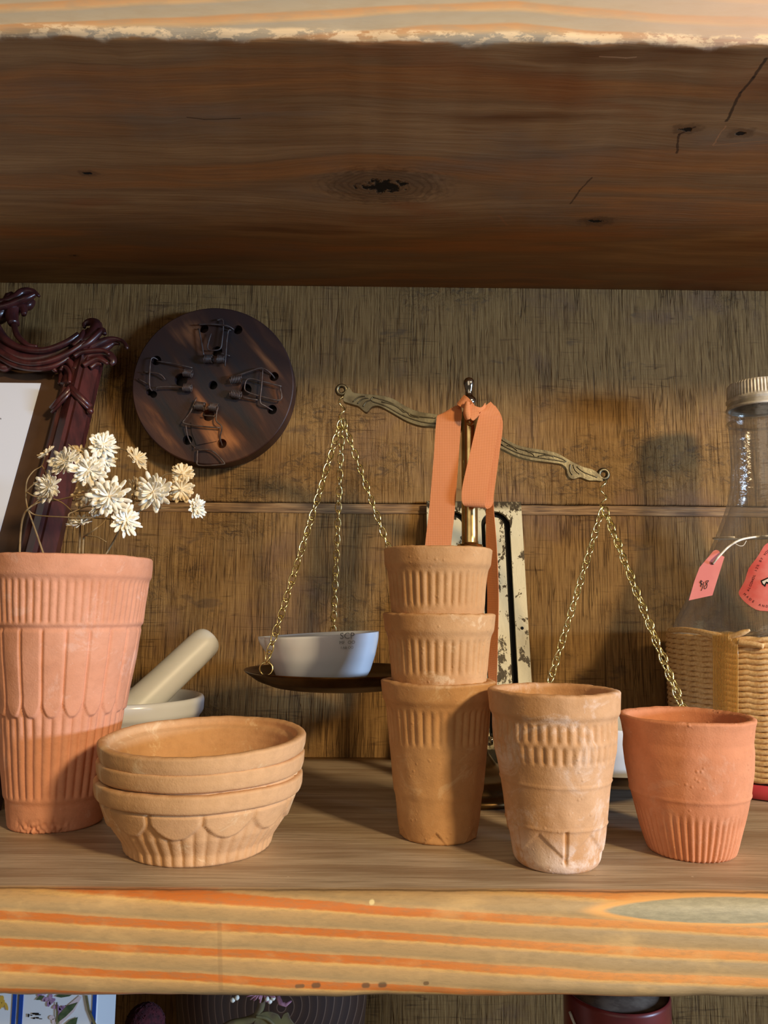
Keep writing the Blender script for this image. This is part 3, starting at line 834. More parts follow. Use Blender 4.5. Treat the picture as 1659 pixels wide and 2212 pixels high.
# ------------------------------------------------------------------ dried flowers
FY = TP.y
def flower_head(c, size, face, seed, mat, layers=2, name='flower_head', parent=None):
    rnd = random.Random(seed); m = MB()
    q = Vector((0, 0, 1)).rotation_difference(face).to_matrix().to_4x4()
    for ly in range(layers):
        n = 20-3*ly; rad = size*(1-.24*ly); lift = size*(.08+.26*ly)
        for k in range(n):
            th = 2*PI*(k+.5*ly)/n+rnd.uniform(-.09, .09); Ls = rad*rnd.uniform(.70, 1.08); w = rad*rnd.uniform(.075, .11)
            cup = rnd.uniform(.0, .45)*(1+.7*ly)
            vs = []; N = 6
            for i in range(N+1):
                t = i/N; r = .10*rad+Ls*t*(1-.10*cup*t)
                hw = w*(.35+1.0*math.sin(min(t*1.12, 1)*PI*.62))*(1 if i < N else .45)
                z = lift*.35+Ls*cup*(t**1.6)*.75-size*.02
                for s_ in (-1, 0, 1):
                    v = Vector((r*(1-.02*abs(s_))+(.0 if i < N else -.02*rad*(s_ == 0)), s_*hw, z+(-.25*hw if s_ == 0 else .12*hw)))
                    vs.append(v)
            rot = Matrix.Rotation(th, 4, 'Z') @ Matrix.Rotation(rnd.uniform(-.35, .35), 4, 'X')
            top = [rot @ v for v in vs]; bot = [rot @ (v-Vector((0, 0, .00022))) for v in vs]
            fs = []
            for i in range(N):
                for s_ in (0, 1):
                    a_ = i*3+s_; fs.append((a_, a_+1, a_+4, a_+3))
            K = len(vs)
            fb = [tuple(x+K for x in f[::-1]) for f in fs]
            rim = [0+3*i for i in range(N+1)]; rim2 = [2+3*i for i in range(N+1)]
            fe = [(rim[i], rim[i+1], rim[i+1]+K, rim[i]+K) for i in range(N)]+[(rim2[i+1], rim2[i], rim2[i]+K, rim2[i+1]+K) for i in range(N)]
            fe += [(3*N, 3*N+1, 3*N+1+K, 3*N+K), (3*N+1, 3*N+2, 3*N+2+K, 3*N+1+K)]
            m.add([q @ v+c for v in top+bot], fs+fb+fe)
    o = m.build(name, mat, parent)
    cm = MB()
    for k in range(14):
        th = k*2.4; rr = size*.035*math.sqrt(k)
        cm.ball(q @ Vector((rr*math.cos(th), rr*math.sin(th), size*.16-rr*.3))+c, size*.055, 4)
    cm.ball(q @ Vector((0, 0, -size*.05))+c, size*.16, 6)
    cm.build('flower_centre', M['petal_tan'], o)
    return o
fl = {  # px, py, radius px, facing (x,y,z), tan?
 'a': [(100, 980, 20, (-.6, -.3, .7), 1), (141, 998, 34, (-.3, -.9, .3), 0), (106, 1053, 31, (-.35, -.9, -.1), 0), (193, 1016, 37, (.15, -1, .15), 0), (188, 1068, 30, (.3, -.5, -.6), 1), (175, 1129, 27, (-.2, -.45, .8), 0)],
 'b': [(172, 975, 24, (.3, -.4, .8), 1), (222, 962, 31, (.5, -.8, .4), 0), (226, 994, 24, (.6, -.7, -.2), 0), (294, 990, 27, (.75, -.4, .5), 1)],
 'c': [(237, 1074, 41, (.15, -1, .1), 0), (209, 1100, 18, (.7, -.4, -.5), 0), (271, 1124, 33, (.7, -.75, .2), 0)],
 'd': [(334, 1064, 40, (-.15, -1, .05), 0), (291, 1066, 34, (-.8, -.5, .1), 1), (395, 1024, 26, (.3, -.85, .5), 1), (391, 1058, 29, (.25, -.95, -.1), 1), (424, 1096, 25, (.85, -.5, -.1), 0)]}
stems = {
 'a': [[(42, 1215), (44, 1160), (49, 1120), (60, 1100), (85, 1085), (125, 1080), (160, 1072), (188, 1068)], [(60, 1100), (56, 1075), (58, 1040), (72, 1018), (90, 1006), (97, 985)], [(60, 1100), (75, 1088), (106, 1056)], [(58, 1063), (75, 1072), (110, 1076), (140, 1090), (175, 1126)], [(58, 1060), (78, 1042), (115, 1022), (141, 1000)], [(100, 1215), (78, 1150), (60, 1100)], [(90, 1006), (99, 1020), (100, 1040)], [(160, 1072), (182, 1045), (193, 1018)]],
 'b': [[(170, 1215), (172, 1170), (173, 1120), (170, 1080), (176, 1030), (173, 980)], [(172, 1100), (195, 1040), (222, 965)], [(241, 972), (262, 970), (276, 976), (290, 988)], [(195, 1040), (226, 996)]],
 'c': [[(178, 1215), (180, 1165), (187, 1155), (205, 1143), (228, 1122), (237, 1078)], [(62, 1103), (80, 1113), (140, 1117), (200, 1119), (245, 1122), (268, 1124)], [(187, 1157), (210, 1160), (230, 1171)], [(150, 1130), (148, 1112), (160, 1105), (190, 1094), (209, 1100)]],
 'd': [[(218, 1215), (240, 1178), (252, 1156), (266, 1130), (300, 1105), (334, 1066)], [(345, 1098), (380, 1096), (422, 1096)], [(345, 1032), (360, 1024), (378, 1024), (393, 1025)], [(358, 1068), (375, 1060), (391, 1058)], [(334, 1066), (310, 1072), (293, 1068)], [(334, 1066), (350, 1085), (345, 1098)], [(334, 1066), (348, 1045), (345, 1032)]]}
sl = {'a': 'dried flower sprig with a forked stem, leftmost in the pink pot', 'b': 'dried flower sprig with the highest cream blooms, upright from mid pot',
      'c': 'dried flower sprig with the big cream bloom hanging low over the pot mouth', 'd': 'dried flower sprig arching right towards the wooden disc'}
sy = {'a': .010, 'b': .022, 'c': .004, 'd': .014}
for i, k in enumerate('abcd'):
    Y0 = FY-.012+sy[k]*.8
    root = thing('dried_flower_sprig', at(stems[k][0][0][0], 1215, Y0), sl[k], 'flower', 'dried flowers in the tall pot')
    m = MB()
    for j, s_ in enumerate(stems[k]):
        pts = cr([(x, y, Y0+.003*math.sin(q*1.7+j)*min(q, 1)) for q, (x, y) in enumerate(s_)], 8)
        p3 = [at(x, y, Y) for x, y, Y in pts]
        if s_[0][1] > 1200:
            base = p3[0]; tip = Vector((TP.x+(base.x-TP.x)*.35, TP.y, .03)); p3 = [base+(tip-base)*t for t in (1, .66, .33)]+p3
        n = len(p3); m.tube(p3, [(.00062 if s_[0][1] > 1200 else .00042)*(1-.35*q/n) for q in range(n)], 6)
    m.build('stem', M['stem'], root)
    for j, (x, y, rp, fc, tn) in enumerate(fl[k]):
        Y = Y0-.004+.002*(j % 3)+(.006 if tn else 0)
        c = at(x, y, Y)
        flower_head(c, rp*depth(c)/F*1.08, Vector(fc).normalized(), i*20+j, M['petal_tan'] if tn else M['petal'], 2 if tn else 3, 'flower_head', root)

# ------------------------------------------------------------------ balance scale
SY = .474
SB = Vector((at(1018, 1700, SY).x, SY, 0))
root = thing('balance_scale', SB, 'brass balance scale with tilted beam, chains and two pans behind the stacked cups', 'scale')
SC = root
zp = lambda py: at(1018, py, SY).z
bp = [(0, .0001), (0, .037), (.0015, .0385), (.004, .0380), (.006, .0345), (.0085, .0335), (.012, .0300), (.0145, .0225), (.018, .0150), (.024, .0105), (.034, .0075), (.040, .0068), (.0405, .0001)]
MB().lathe(smooth_prof(densify(bp, .001), 1), SB, 72, close_ends=False).build('base', M['old_brass'], root)
zc = zp(1182)
pp = [(.038, .0001), (.038, .0066), (zc-.012, .0064), (zc-.010, .0086), (zc-.004, .0088), (zc-.002, .0080), (zc+.0015, .0078), (zc+.002, .0054), (zc+.003, .0050), (zp(893), .0050), (zp(890), .0001)]
MB().lathe(densify(pp, .004), SB, 48, close_ends=False).build('pole', M['brass_pole'], root)
fpx = [(894, .0050), (890, .0044), (884, .0030), (880, .0034), (874, .0046), (868, .0049), (861, .0044), (856, .0028), (853, .0022), (846, .0023), (838, .0030), (830, .0036), (823, .0034), (818, .0024), (815, .0001)]
MB().lathe(smooth_prof([(zp(a), b) for a, b in fpx], 0), SB, 40, close_ends=False).build('finial', M['steel'], root)
top = [(752, 836), (763, 847.5), (788, 851), (822, 854), (849, 861), (872, 875), (904, 889), (944, 895), (985, 905), (1016, 914), (1050, 925), (1080, 941), (1110, 958), (1136, 966), (1178, 972.6), (1203, 978.5), (1220, 988), (1237, 998), (1259, 1008), (1286, 1017)]
bot = [(1303, 1038), (1288, 1038), (1271, 1037.5), (1254, 1031), (1239, 1035), (1229, 1030), (1225, 1021), (1223, 1011), (1213, 1003), (1195, 1000), (1153, 994.5), (1119, 986), (1080, 967.5), (1045, 950), (1000, 932), (941, 922), (911, 920), (880, 910), (849, 892.5), (822, 878), (808, 877), (800, 881.5), (794, 889), (788, 889), (775, 878), (767, 875), (752, 870.5), (741, 863)]
outl = cr([(x, y) for x, y in top+bot], 3, closed=True)
BYF = SY+.0058
m = MB().prism([at(x, y, BYF) for x, y in outl], .0050, (0, 1, 0))
bo = m.build('beam', M['pewter'], root, doubles=1e-6); bevel(bo, .0007, 3, 40)
# end eyes and cast ornament
for (cx, cy) in ((738, 843), (1303, 1025)):
    m = MB(); c = at(cx, cy, BYF+.0025)
    m.tube([c+Vector((math.cos(t)*.0029, 0, math.sin(t)*.0029)) for t in [2*PI*i/24 for i in range(24)]], .0014, 8, closed=True, up=(0, 1, 0), flat=1.5)
    m.build('beam_eye', M['pewter'], root)
m = MB()
ins = [[(805, 858), (840, 868), (862, 880), (895, 898), (941, 903)], [(806, 868), (835, 878), (870, 897), (910, 911), (941, 915)], [(805, 858), (801, 863), (806, 868)],
       [(824, 868), (845, 873), (860, 880), (872, 890), (878, 888)], [(882, 893), (888, 899), (905, 902)], [(762, 868), (775, 858), (790, 856)], [(772, 872), (783, 862), (797, 860)], [(784, 878), (791, 868), (802, 864)],
       [(1082, 949), (1112, 966), (1140, 974), (1180, 981), (1212, 990), (1224, 997)], [(1082, 960), (1118, 978), (1154, 987), (1200, 994), (1222, 998)], [(1135, 973), (1150, 980), (1155, 986)], [(1162, 986), (1180, 983), (1196, 986)], [(1095, 962), (1108, 966), (1118, 974)],
       [(1232, 1003), (1231, 1015), (1236, 1026)], [(1238, 1004), (1243, 1016), (1252, 1024)], [(1246, 1008), (1262, 1020), (1290, 1031)]]
for sd in (0, 1):
    m = MB()
    for L_ in ins:
        if (L_[0][0] > 1000) == bool(sd): m.tube([at(x, y, BYF-.0001) for x, y in cr(L_, 5)], .00042, 6)
    m.build('engraving', M['pewter'], root)
MB().tube([SB+Vector((0, dy, zp(917))) for dy in (-.0075, -.006, 0, .012)], [.0022, .0024, .0024, .0018], 12).build('pivot_pin', M['brass_pole'], root)
def link_chain(a, b, sag=0, n=None, pitch=.0052, tw=0):
    a = Vector(a); b = Vector(b); L = (b-a).length; n = n or int(L/pitch)
    m = MB()
    for i in range(n):
        t = (i+.5)/n; c = a.lerp(b, t)+Vector((0, 0, -sag*4*t*(1-t)))
        ax = (b-a).normalized()
        ax = (ax+Vector((0, 0, -sag*4*(1-2*t)/L))).normalized()
        s1 = ax.orthogonal().normalized() if abs(ax.z) < .1 else (Vector((1, 0, 0))-ax*ax.x).normalized()
        s2 = ax.cross(s1)
        an = (R(38) if i % 2 else R(-32))+tw+.25*math.sin(i*1.3)
        u = s1*math.cos(an)+s2*math.sin(an); w = ax.cross(u)
        hl = L/n*.70; hw = .0019
        pts = []
        for k in range(14):
            th = 2*PI*k/14
            pts.append(c+ax*(hl*math.cos(th))+u*(hw*math.sin(th))+w*(.0005*math.sin(2*th)))
        m.tube(pts, .00046, 6, closed=True)
    return m
def s_hook(p, q):
    p = Vector(p); q = Vector(q); d = (q-p); m = MB(); pts = []
    for i in range(30):
        t = i/29; s = math.sin(t*4*PI*.96+.3)
        pts.append(p+d*t+Vector((.0019*s, .0012*math.cos(t*4*PI), 0)))
    m.tube(pts, .00062, 7); return m
def pan(c, r, name='pan'):
    prf = [(-.0105, .0001), (-.0105, r*.60), (-.0095, r*.70), (-.006, r*.86), (-.0015, r*.97), (0, r), (.0004, r*.998), (.0005, r*.985), (-.0008, r*.965), (-.0055, r*.84), (-.0088, r*.69), (-.0098, r*.60), (-.0098, .0001)]
    return MB().lathe(smooth_prof(densify(prf, .001), 1), c, 96, close_ends=False)
def hang(hx, h0, h1, top_c, pc, pr_, angs, tw):
    s_hook(at(hx, h0, BYF+.0025), at(hx+1, h1, BYF+.0025)).build('hook', M['brass'], root)
    p = pan(pc, pr_).build('pan', M['old_brass'], root)
    t0 = at(hx+1, h1, BYF+.0025)
    for i, an in enumerate(angs):
        e = pc+Vector((math.cos(an)*pr_*.97, math.sin(an)*pr_*.97, 0))
        e2 = e+Vector((0, 0, .0075)) if i == 0 else e+Vector((0, 0, .0045))
        link_chain(t0+Vector((.0006*(i-1), .0008*(1-i), 0)), e2, .0012, tw=tw*i).build('chain', M['brass'], root)
        rr = .0036 if i == 0 else .0024
        MB().tube([e+Vector((0, 0, rr*.9))+Vector((math.cos(t)*rr, .0004*math.sin(t*2), math.sin(t)*rr)) for t in [2*PI*k/20 for k in range(20)]], .00042, 6, closed=True).build('chain_ring', M['brass'], root)
PR = .0575
LP = at(733, 1446, SY+.002); RP = at(1306, 1668, SY+.001); RP.z = .0215
hang(738, 846, 908, None, LP, PR, (R(226), R(98), R(-4)), .5)
hang(1303, 1032, 1098, None, RP, PR, (R(205), R(-32), R(-22)), .8)

# porcelain dishes on the pans
def dish(name, c, r, h, tiltv, label):
    rt = thing(name, c, label, 'dish')
    rot = Matrix.Rotation(tiltv, 4, 'Y')
    prf = [(0, .0001), (0, r*.62), (.0010, r*.70), (h*.25, r*.82), (h*.55, r*.92), (h*.85, r*.985), (h, r), (h+.0003, r*.992), (h-.0003, r*.975), (h*.8, r*.95), (h*.5, r*.885), (h*.2, r*.76), (.0025, r*.6), (.0022, .0001)]
    prf = smooth_prof(densify(prf, .0012), 1)
    def fn(th, z, rr, tg):
        if rr < .002: return rr
        a = abs((th-PI+.15+PI) % (2*PI)-PI)
        return rr+sstep(.26, 0, a)*sstep(h*.45, h, z)*r*.16
    MB().lathe(prf, c, 120, fn, close_ends=False, M=rot).build('dish_body', M['porcelain'], rt)
    return rt
dc = at(700, 1446, SY-.004); dc.z = LP.z-.0090
dz = at(700, 1362, SY-.004).z-dc.z
D1 = dish('porcelain_dish', dc, .0345, dz-.002, -R(3.2), 'white spouted porcelain dish with faint printed letters on the raised left pan')
dc2 = Vector((RP.x+.004, RP.y, RP.z-.0096))
D2 = dish('porcelain_dish', dc2, .0345, dz-.002, R(1), 'white porcelain dish on the lowered right pan, seen between two cups')
def glyphs(text, size):
    cu = bpy.data.curves.new('t', 'FONT'); cu.body = text; cu.size = size; cu.align_x = 'CENTER'; cu.align_y = 'CENTER'; cu.resolution_u = 3
    ob = bpy.data.objects.new('t', cu); col.objects.link(ob)
    dg = bpy.context.evaluated_depsgraph_get(); dg.update()
    me = bpy.data.meshes.new_from_object(ob.evaluated_get(dg))
    vs = [v.co.copy() for v in me.vertices]; fs = [tuple(p.vertices) for p in me.polygons]
    bpy.data.objects.remove(ob); bpy.data.curves.remove(cu); bpy.data.meshes.remove(me)
    return vs, fs
def hit_rev(px, py, axis, rfun, off=.0002, zl=(-1, 1)):
    # first point where the sight line meets a surface of revolution about a vertical axis
    d = ray(px, py); t = (axis.y-.12)/d.y; t1 = (axis.y+.05)/d.y; prev = None
    while t < t1:
        p = CO+d*t; rr = math.hypot(p.x-axis.x, p.y-axis.y)
        if rr < rfun(p.z)+off: 
            for _ in range(12):
                pm_ = CO+d*((t+prev)/2)
                if math.hypot(pm_.x-axis.x, pm_.y-axis.y) < rfun(pm_.z)+off: t = (t+prev)/2
                else: prev = (t+prev)/2
            return CO+d*t
        prev = t; t += .0008
    # beyond the silhouette: slide to the nearest flank
    tt = ((axis.x-CO.x)*d.x+(axis.y-CO.y)*d.y)/(d.x**2+d.y**2); p = CO+d*tt
    v = Vector((p.x-axis.x, p.y-axis.y)).normalized()*(rfun(p.z)+off)
    return Vector((axis.x+v.x, axis.y+v.y, p.z))
hD = dz-.002
rD = [(0, .0345*.62), (hD*.04, .0345*.70), (hD*.25, .0345*.82), (hD*.55, .0345*.92), (hD*.85, .0345*.985), (hD, .0345)]
m = MB()
for txt, cx, cy, s in (('SCP', 750, 1374, 19), ('JAPAN', 750, 1388, 10), ('CASTLE', 750, 1399, 7.5)):
    if txt == 'CASTLE': txt = 'I AB OO'
    if txt == 'JAPAN': txt = 'MF  OO'
    vs, fs = glyphs(txt, s)
    out = []
    for v in vs:
        th = -.02; p = hit_rev(cx+v.x, cy-v.y-.03*v.x, dc, lambda z: interp(rD, z-dc.z), .0007)
        out.append(p)
    m.add(out, fs, False)
m.build('lettering', simple('grey_dish_print', (120, 132, 140), .5), D1)

# ------------------------------------------------------------------ ribbon
def strip(rows, Yf=None, sub=8, th=.0003):
    # rows: (xl, yl, Yl, xr, yr, Yr)
    rr = cr(rows, sub); m = MB(); vs = []; N = 5
    for r_ in rr:
        a = at(r_[0], r_[1], r_[2]); b = at(r_[3], r_[4], r_[5])
        for k in range(N): vs.append(a.lerp(b, k/(N-1)))
    fs = []
    for i in range(len(rr)-1):
        for k in range(N-1): fs.append((i*N+k, i*N+k+1, (i+1)*N+k+1, (i+1)*N+k))
    m.add(vs, fs); return m
def solid(o, t=.0004):
    # give a sheet real thickness: front and back skins plus a crisp cut edge
    me = o.data; bm = bmesh.new(); bm.from_mesh(me); bm.normal_update(); bm.verts.index_update()
    co = [v.co.copy() for v in bm.verts]; no = [v.normal.copy() for v in bm.verts]
    fs = [tuple(v.index for v in f.verts) for f in bm.faces]
    be = []
    for e in bm.edges:
        if len(e.link_faces) == 1:
            f = e.link_faces[0]; L = [v.index for v in f.verts]; a, b = e.verts[0].index, e.verts[1].index
            if L[(L.index(a)+1) % len(L)] != b: a, b = b, a
            be.append((a, b))
    bm.free(); n = len(co)
    A = [c+m_*t/2 for c, m_ in zip(co, no)]; B = [c-m_*t/2 for c, m_ in zip(co, no)]
    vs = A+B; F = list(fs)+[tuple(x+n for x in f[::-1]) for f in fs]; sm = [True]*len(F)
    for a, b in be:
        k = len(vs); vs += [A[a], A[b], B[b], B[a]]; F.append((k+1, k, k+3, k+2)); sm.append(False)
    nm = bpy.data.meshes.new(me.name); nm.from_pydata(vs, [], F); nm.polygons.foreach_set('use_smooth', sm)
    for m_ in me.materials: nm.materials.append(m_)
    nm.update(); o.data = nm
    return o
YR = SY-.0095
rb = thing('ribbon', at(1020, 885, YR), 'coral satin ribbon tied in a half bow around the scale post', 'ribbon')
solid(strip([(948, 898, YR+.002, 985, 876, YR+.001), (944, 900, YR, 997, 884, YR-.001), (941, 925, YR-.001, 996, 915, YR-.002), (937, 985, YR-.001, 991, 985, YR-.001), (928, 1090, YR, 983, 1095, YR-.001), (918, 1180, YR+.001, 974, 1182, YR), (912, 1260, YR+.002, 968, 1262, YR+.001)]).build('ribbon_tail', M['ribbon'], rb))
# hanging loop on the right: front leg, round bottom, back leg
solid(strip([(1037, 885, YR-.001, 1060, 868, YR+.001), (1037, 890, YR-.0035, 1078, 890, YR-.001), (1030, 915, YR-.004, 1080, 908, YR-.003), (1016, 975, YR-.005, 1066, 985, YR-.004),
    (1000, 1045, YR-.006, 1054, 1050, YR-.0055), (997, 1075, YR-.0062, 1049, 1080, YR-.0058), (1001, 1090, YR-.0050, 1048, 1094, YR-.0045), (1012, 1094, YR-.0020, 1054, 1098, YR-.0015),
    (1020, 1089, YR+.0005, 1064, 1090, YR+.001), (1024, 1060, YR+.002, 1068, 1060, YR+.002), (1030, 985, YR+.002, 1078, 985, YR+.002), (1036, 920, YR+.001, 1086, 912, YR+.001), (1030, 890, YR+.001, 1070, 876, YR+.001)], sub=10).build('ribbon_loop', M['ribbon'], rb))
solid(strip([(1040, 900, YR+.005, 1072, 905, YR+.004), (1050, 1000, YR+.006, 1070, 1000, YR+.004), (1050, 1085, YR+.006, 1066, 1083, YR+.003), (1050, 1180, YR+.007, 1073, 1180, YR+.001), (1053, 1290, YR+.006, 1077, 1290, YR+.000), (1052, 1400, YR+.004, 1075, 1400, YR), (1056, 1478, YR+.004, 1073, 1484, YR+.002)]).build('ribbon_tail', M['ribbon'], rb))
# top fold over the post from behind and knot
solid(strip([(985, 884, YR, 990, 870, YR), (1000, 880, YR-.003, 1002, 862, YR-.003), (1018, 896, YR-.005, 1016, 872, YR-.005), (1034, 900, YR-.003, 1038, 880, YR-.004), (1050, 893, YR-.001, 1048, 870, YR-.0005)]).build('knot', M['ribbon'], rb))
m = MB(); kp = [(989, 868, YR-.0035), (1000, 862, YR-.006), (1010, 868, YR-.0078), (1012, 882, YR-.0078), (1018, 895, YR-.0070), (1013, 908, YR-.006)]
solid(strip([(987, 872, YR-.002, 1003, 853, YR-.002), (990, 876, YR-.005, 1010, 858, YR-.004), (1003, 882, YR-.0065, 1018, 866, YR-.006), (1010, 880, YR-.0085, 1020, 872, YR-.0080)]).build('knot_fold', M['ribbon'], rb))
m = MB()
ring = cr([(1010, 868, YR-.0085), (1008, 890, YR-.0080), (1012, 906, YR-.0070)], 8)
m.tube([at(*p) for p in ring], [.0013+.0009*math.sin(i/len(ring)*3.0) for i in range(len(ring))], 14, caps=False)
m.build('knot_curl', M['ribbon'], rb)
solid(strip([(1014, 872, YR-.007, 1018, 866, YR-.006), (1013, 892, YR-.0085, 1028, 880, YR-.008), (1020, 908, YR-.0080, 1036, 894, YR-.0070), (1030, 902, YR-.005, 1040, 888, YR-.005)]).build('knot_fold', M['ribbon'], rb))

# ------------------------------------------------------------------ slotted plate leaning on the wall
pb = gnd(1090, 1652, .0); pt_y = WALL-.0035
ptop = at(1060, 1086, pt_y)
PLn = Vector((0, -(ptop.z-0), (ptop.y-.5375))).normalized()
PLp = Vector((0, .5375, 0))
def pl(x, y, off=0): return hitplane(x, y, PLp+PLn*off, PLn)
tl = pl(921, 1086); tr = pl(1124, 1087); ux = Vector((1, 0, 0))
X0, X1 = tl.x, tr.x; up = Vector((0, ptop.y-.5375, ptop.z)); ul = up.length; up.normalize()
def pp_(u, v, off=0): return Vector((u, PLp.y, 0))+up*v+PLn*off
root = thing('slotted_iron_plate', ((X0+X1)/2, .5375, 0), 'tall cream painted iron plate with arched slots leaning behind the scale', 'plate')
wpl = X1-X0; a1 = (pl(1039, 1150).x, pl(1101, 1150).x)
sh = X1-a1[1]; a2 = (X0+sh, X0+sh+(a1[1]-a1[0]))
vt = (tr-PLp).dot(up)
def arch(u0, u1, v0, v1, n=14):
    r = (u1-u0)/2; c = (u0+u1)/2
    return [(u0, v0)]+[(c-r*math.cos(PI*i/n), v1-r+r*math.sin(PI*i/n)) for i in range(n+1)]+[(u1, v0)]
# plate body as frame pieces: outer minus arches -> strips
vb = .022; vtop_in = vt-.0078
m = MB(); th_ = .003
def grid_poly(poly, off0=0., t=th_): m.prism([pp_(u, v, off0) for u, v in poly], t, PLn)
g = .0001
grid_poly([(X0, 0), (X1, 0), (X1, vb), (X0, vb)])
grid_poly([(X0, vb), (a2[0], vb)]+[(a2[0], vt-.03)]+[(X0, vt-.03)])
grid_poly([(a2[1], vb), (a1[0], vb), (a1[0], vt-.03), (a2[1], vt-.03)])
grid_poly([(a1[1], vb), (X1, vb), (X1, vt-.03), (a1[1], vt-.03)])
ar2 = arch(a2[0], a2[1], vt-.03, vtop_in); ar1 = arch(a1[0], a1[1], vt-.03, vtop_in)
grid_poly([(X0, vt-.03)]+ar2+ar1+[(X1, vt-.03), (X1, vt), (X0, vt)])
m.build('plate_frame', M['plate'], root, doubles=1e-6)
for (u0, u1) in (a2, a1):
    w_ = (u1-u0)*.15; m = MB()
    po = [(u0+w_, vb+.004)]+arch(u0+w_, u1-w_*1.3, vb+.004, vtop_in-.0045)+[(u1-w_*1.3, vb+.004)]
    m.prism([pp_(u, v, -.0010) for u, v in po[1:-1]], .003, PLn)
    m.build('inner_panel', M['plate'], root, doubles=1e-6)
MB().prism([pp_(u, v, -.0024) for u, v in [(X0+.001, .001), (X1-.001, .001), (X1-.001, vt-.001), (X0+.001, vt-.001)]], .001, PLn).build('slot_shade_sheet', M['black'], root)  # black sheet stands for the shade inside the slots
for (x, y) in ((1128, 1357), (1074, 1357)):
    c = pl(x, y, .0031); MB().ball(c, .0012, 6, (1, .5, 1)).build('screw_hole', M['black'], root)  # black bead stands for the dark of a screw hole
MB().tube([pl(1062, 1592, .004), pl(1062, 1598, .0075), pl(1062, 1607, .0045)], .0012, 8).build('latch', M['steel'], root)
MB().prism([pp_(u, v, .0032) for u, v in [(X0-.002, 0), (X1+.002, 0), (X1+.002, .014), (X0-.002, .014)]], .004, PLn).build('foot_rail', M['pewter'], root)

# ------------------------------------------------------------------ disc of mouse traps on the wall
DY = WALL-.0185
dcn = at(460, 832, DY); k_ = depth(dcn)/F
DR = 174.5*k_
DC = Vector((dcn.x, WALL-.001, dcn.z))
root = thing('mousetrap_disc', DC, 'round dark wooden disc mousetrap with four wire springs hanging on the wall', 'mousetrap')
sc_ = k_/4.366*1.0
def dd(x, y, off=0.): return Vector((dcn.x+(x-828)*sc_, DY-off, dcn.z-(y-840)*sc_))
m = MB()
th_ = WALL-.001-DY
prf = [(0, .0001), (0, DR*.985), (.0012, DR), (th_-.0012, DR), (th_-.0004, DR*.995), (th_, DR*.985), (th_, .0001)]
prf2 = []
for a_, b_ in zip(prf, prf[1:]): prf2.append(a_)
prf2.append(prf[-1])
m.lathe(prf2, (0, 0, 0), 128, close_ends=False, M=Matrix.Rotation(PI/2, 4, 'X'))
cc = Vector((dcn.x, WALL-.001, dcn.z))
for v in m.v: v += cc
o = m.build('disc', M['disc'], root, doubles=.0003)
holes = [(828, 840, 42), (720, 285, 46), (1045, 295, 44), (285, 605, 46), (235, 915, 32), (272, 935, 34), (1400, 750, 45), (1390, 1070, 46), (610, 1370, 46), (930, 1400, 45), (855, 510, 50), (525, 790, 62), (1135, 880, 58), (795, 1130, 56)]
cut = MB()
for (x, y, r_) in holes:
    c = dd(x, y, .003); 
    cut.lathe([(-.013, r_*sc_), (0, r_*sc_)], c+Vector((0, 0, 0)), 24, M=Matrix.Rotation(PI/2, 4, 'X'))
# separate shells so the boolean stays clean
co_ = cut.build('cutter', None)
bo_ = o.modifiers.new('b', 'BOOLEAN'); bo_.operation = 'DIFFERENCE'; bo_.object = co_; bo_.solver = 'EXACT'; bo_.use_self = True
co_.location = -root.location; co_.parent = root; co_.matrix_parent_inverse = Matrix.Identity(4)
co_.location = -root.location
bpy.context.view_layer.update()
dg = bpy.context.evaluated_depsgraph_get()
nm = bpy.data.meshes.new_from_object(o.evaluated_get(dg))
o.modifiers.clear(); o.data = nm
bpy.data.objects.remove(co_)
for p_ in nm.polygons: p_.use_smooth = False
# springs and wires (offsets in the disc's own plane)
def coil(c0, c1, r, turns, wire=.00038):
    c0 = Vector(c0); c1 = Vector(c1); ax = (c1-c0); a = ax.normalized(); u = Vector((0, -1, 0)); w = a.cross(u); n = turns*12
    return [c0+ax*(i/n)+u*(r*math.cos(2*PI*i/12))+w*(r*math.sin(2*PI*i/12)) for i in range(n+1)]
def wire(name, pts, r=.0007, off=.0028):
    MB().tube([dd(p[0], p[1], p[2] if len(p) > 2 else off) for p in cr(pts, 4)], r*.8, 7).build(name, M['iron'], root)
springs = [((745, 600), (825, 600)), ((870, 600), (940, 600)), ((560, 735), (640, 745)), ((560, 880), (640, 880)), ((1000, 800), (1105, 790)), ((1005, 930), (1105, 950)), ((680, 1050), (770, 1060)), ((815, 1060), (890, 1070))]
for i, (a, b) in enumerate(springs):
    m = MB(); vert = i in (0, 1, 6, 7)
    A = dd(a[0], a[1], .0036); B = dd(b[0], b[1], .0036)
    m.tube(coil(A, B, .0030 if vert else .0028, 7), .00042, 6); m.build('spring', M['iron'], root)
sh_ = [(670, 300, .001), (690, 330, .003), (745, 580, .004)], [(680, 268, .004), (800, 262, .004), (950, 275, .004), (1010, 300, .001)], [(985, 310, .002), (960, 350, .004), (945, 670, .004)], [(800, 350, .003), (775, 480, .004), (800, 515, .004), (890, 505, .004), (910, 420, .004), (910, 220, .003), (850, 220, .003)], [(900, 545, .004), (985, 565, .003)]
for s_ in sh_: wire('wire_bail', s_)
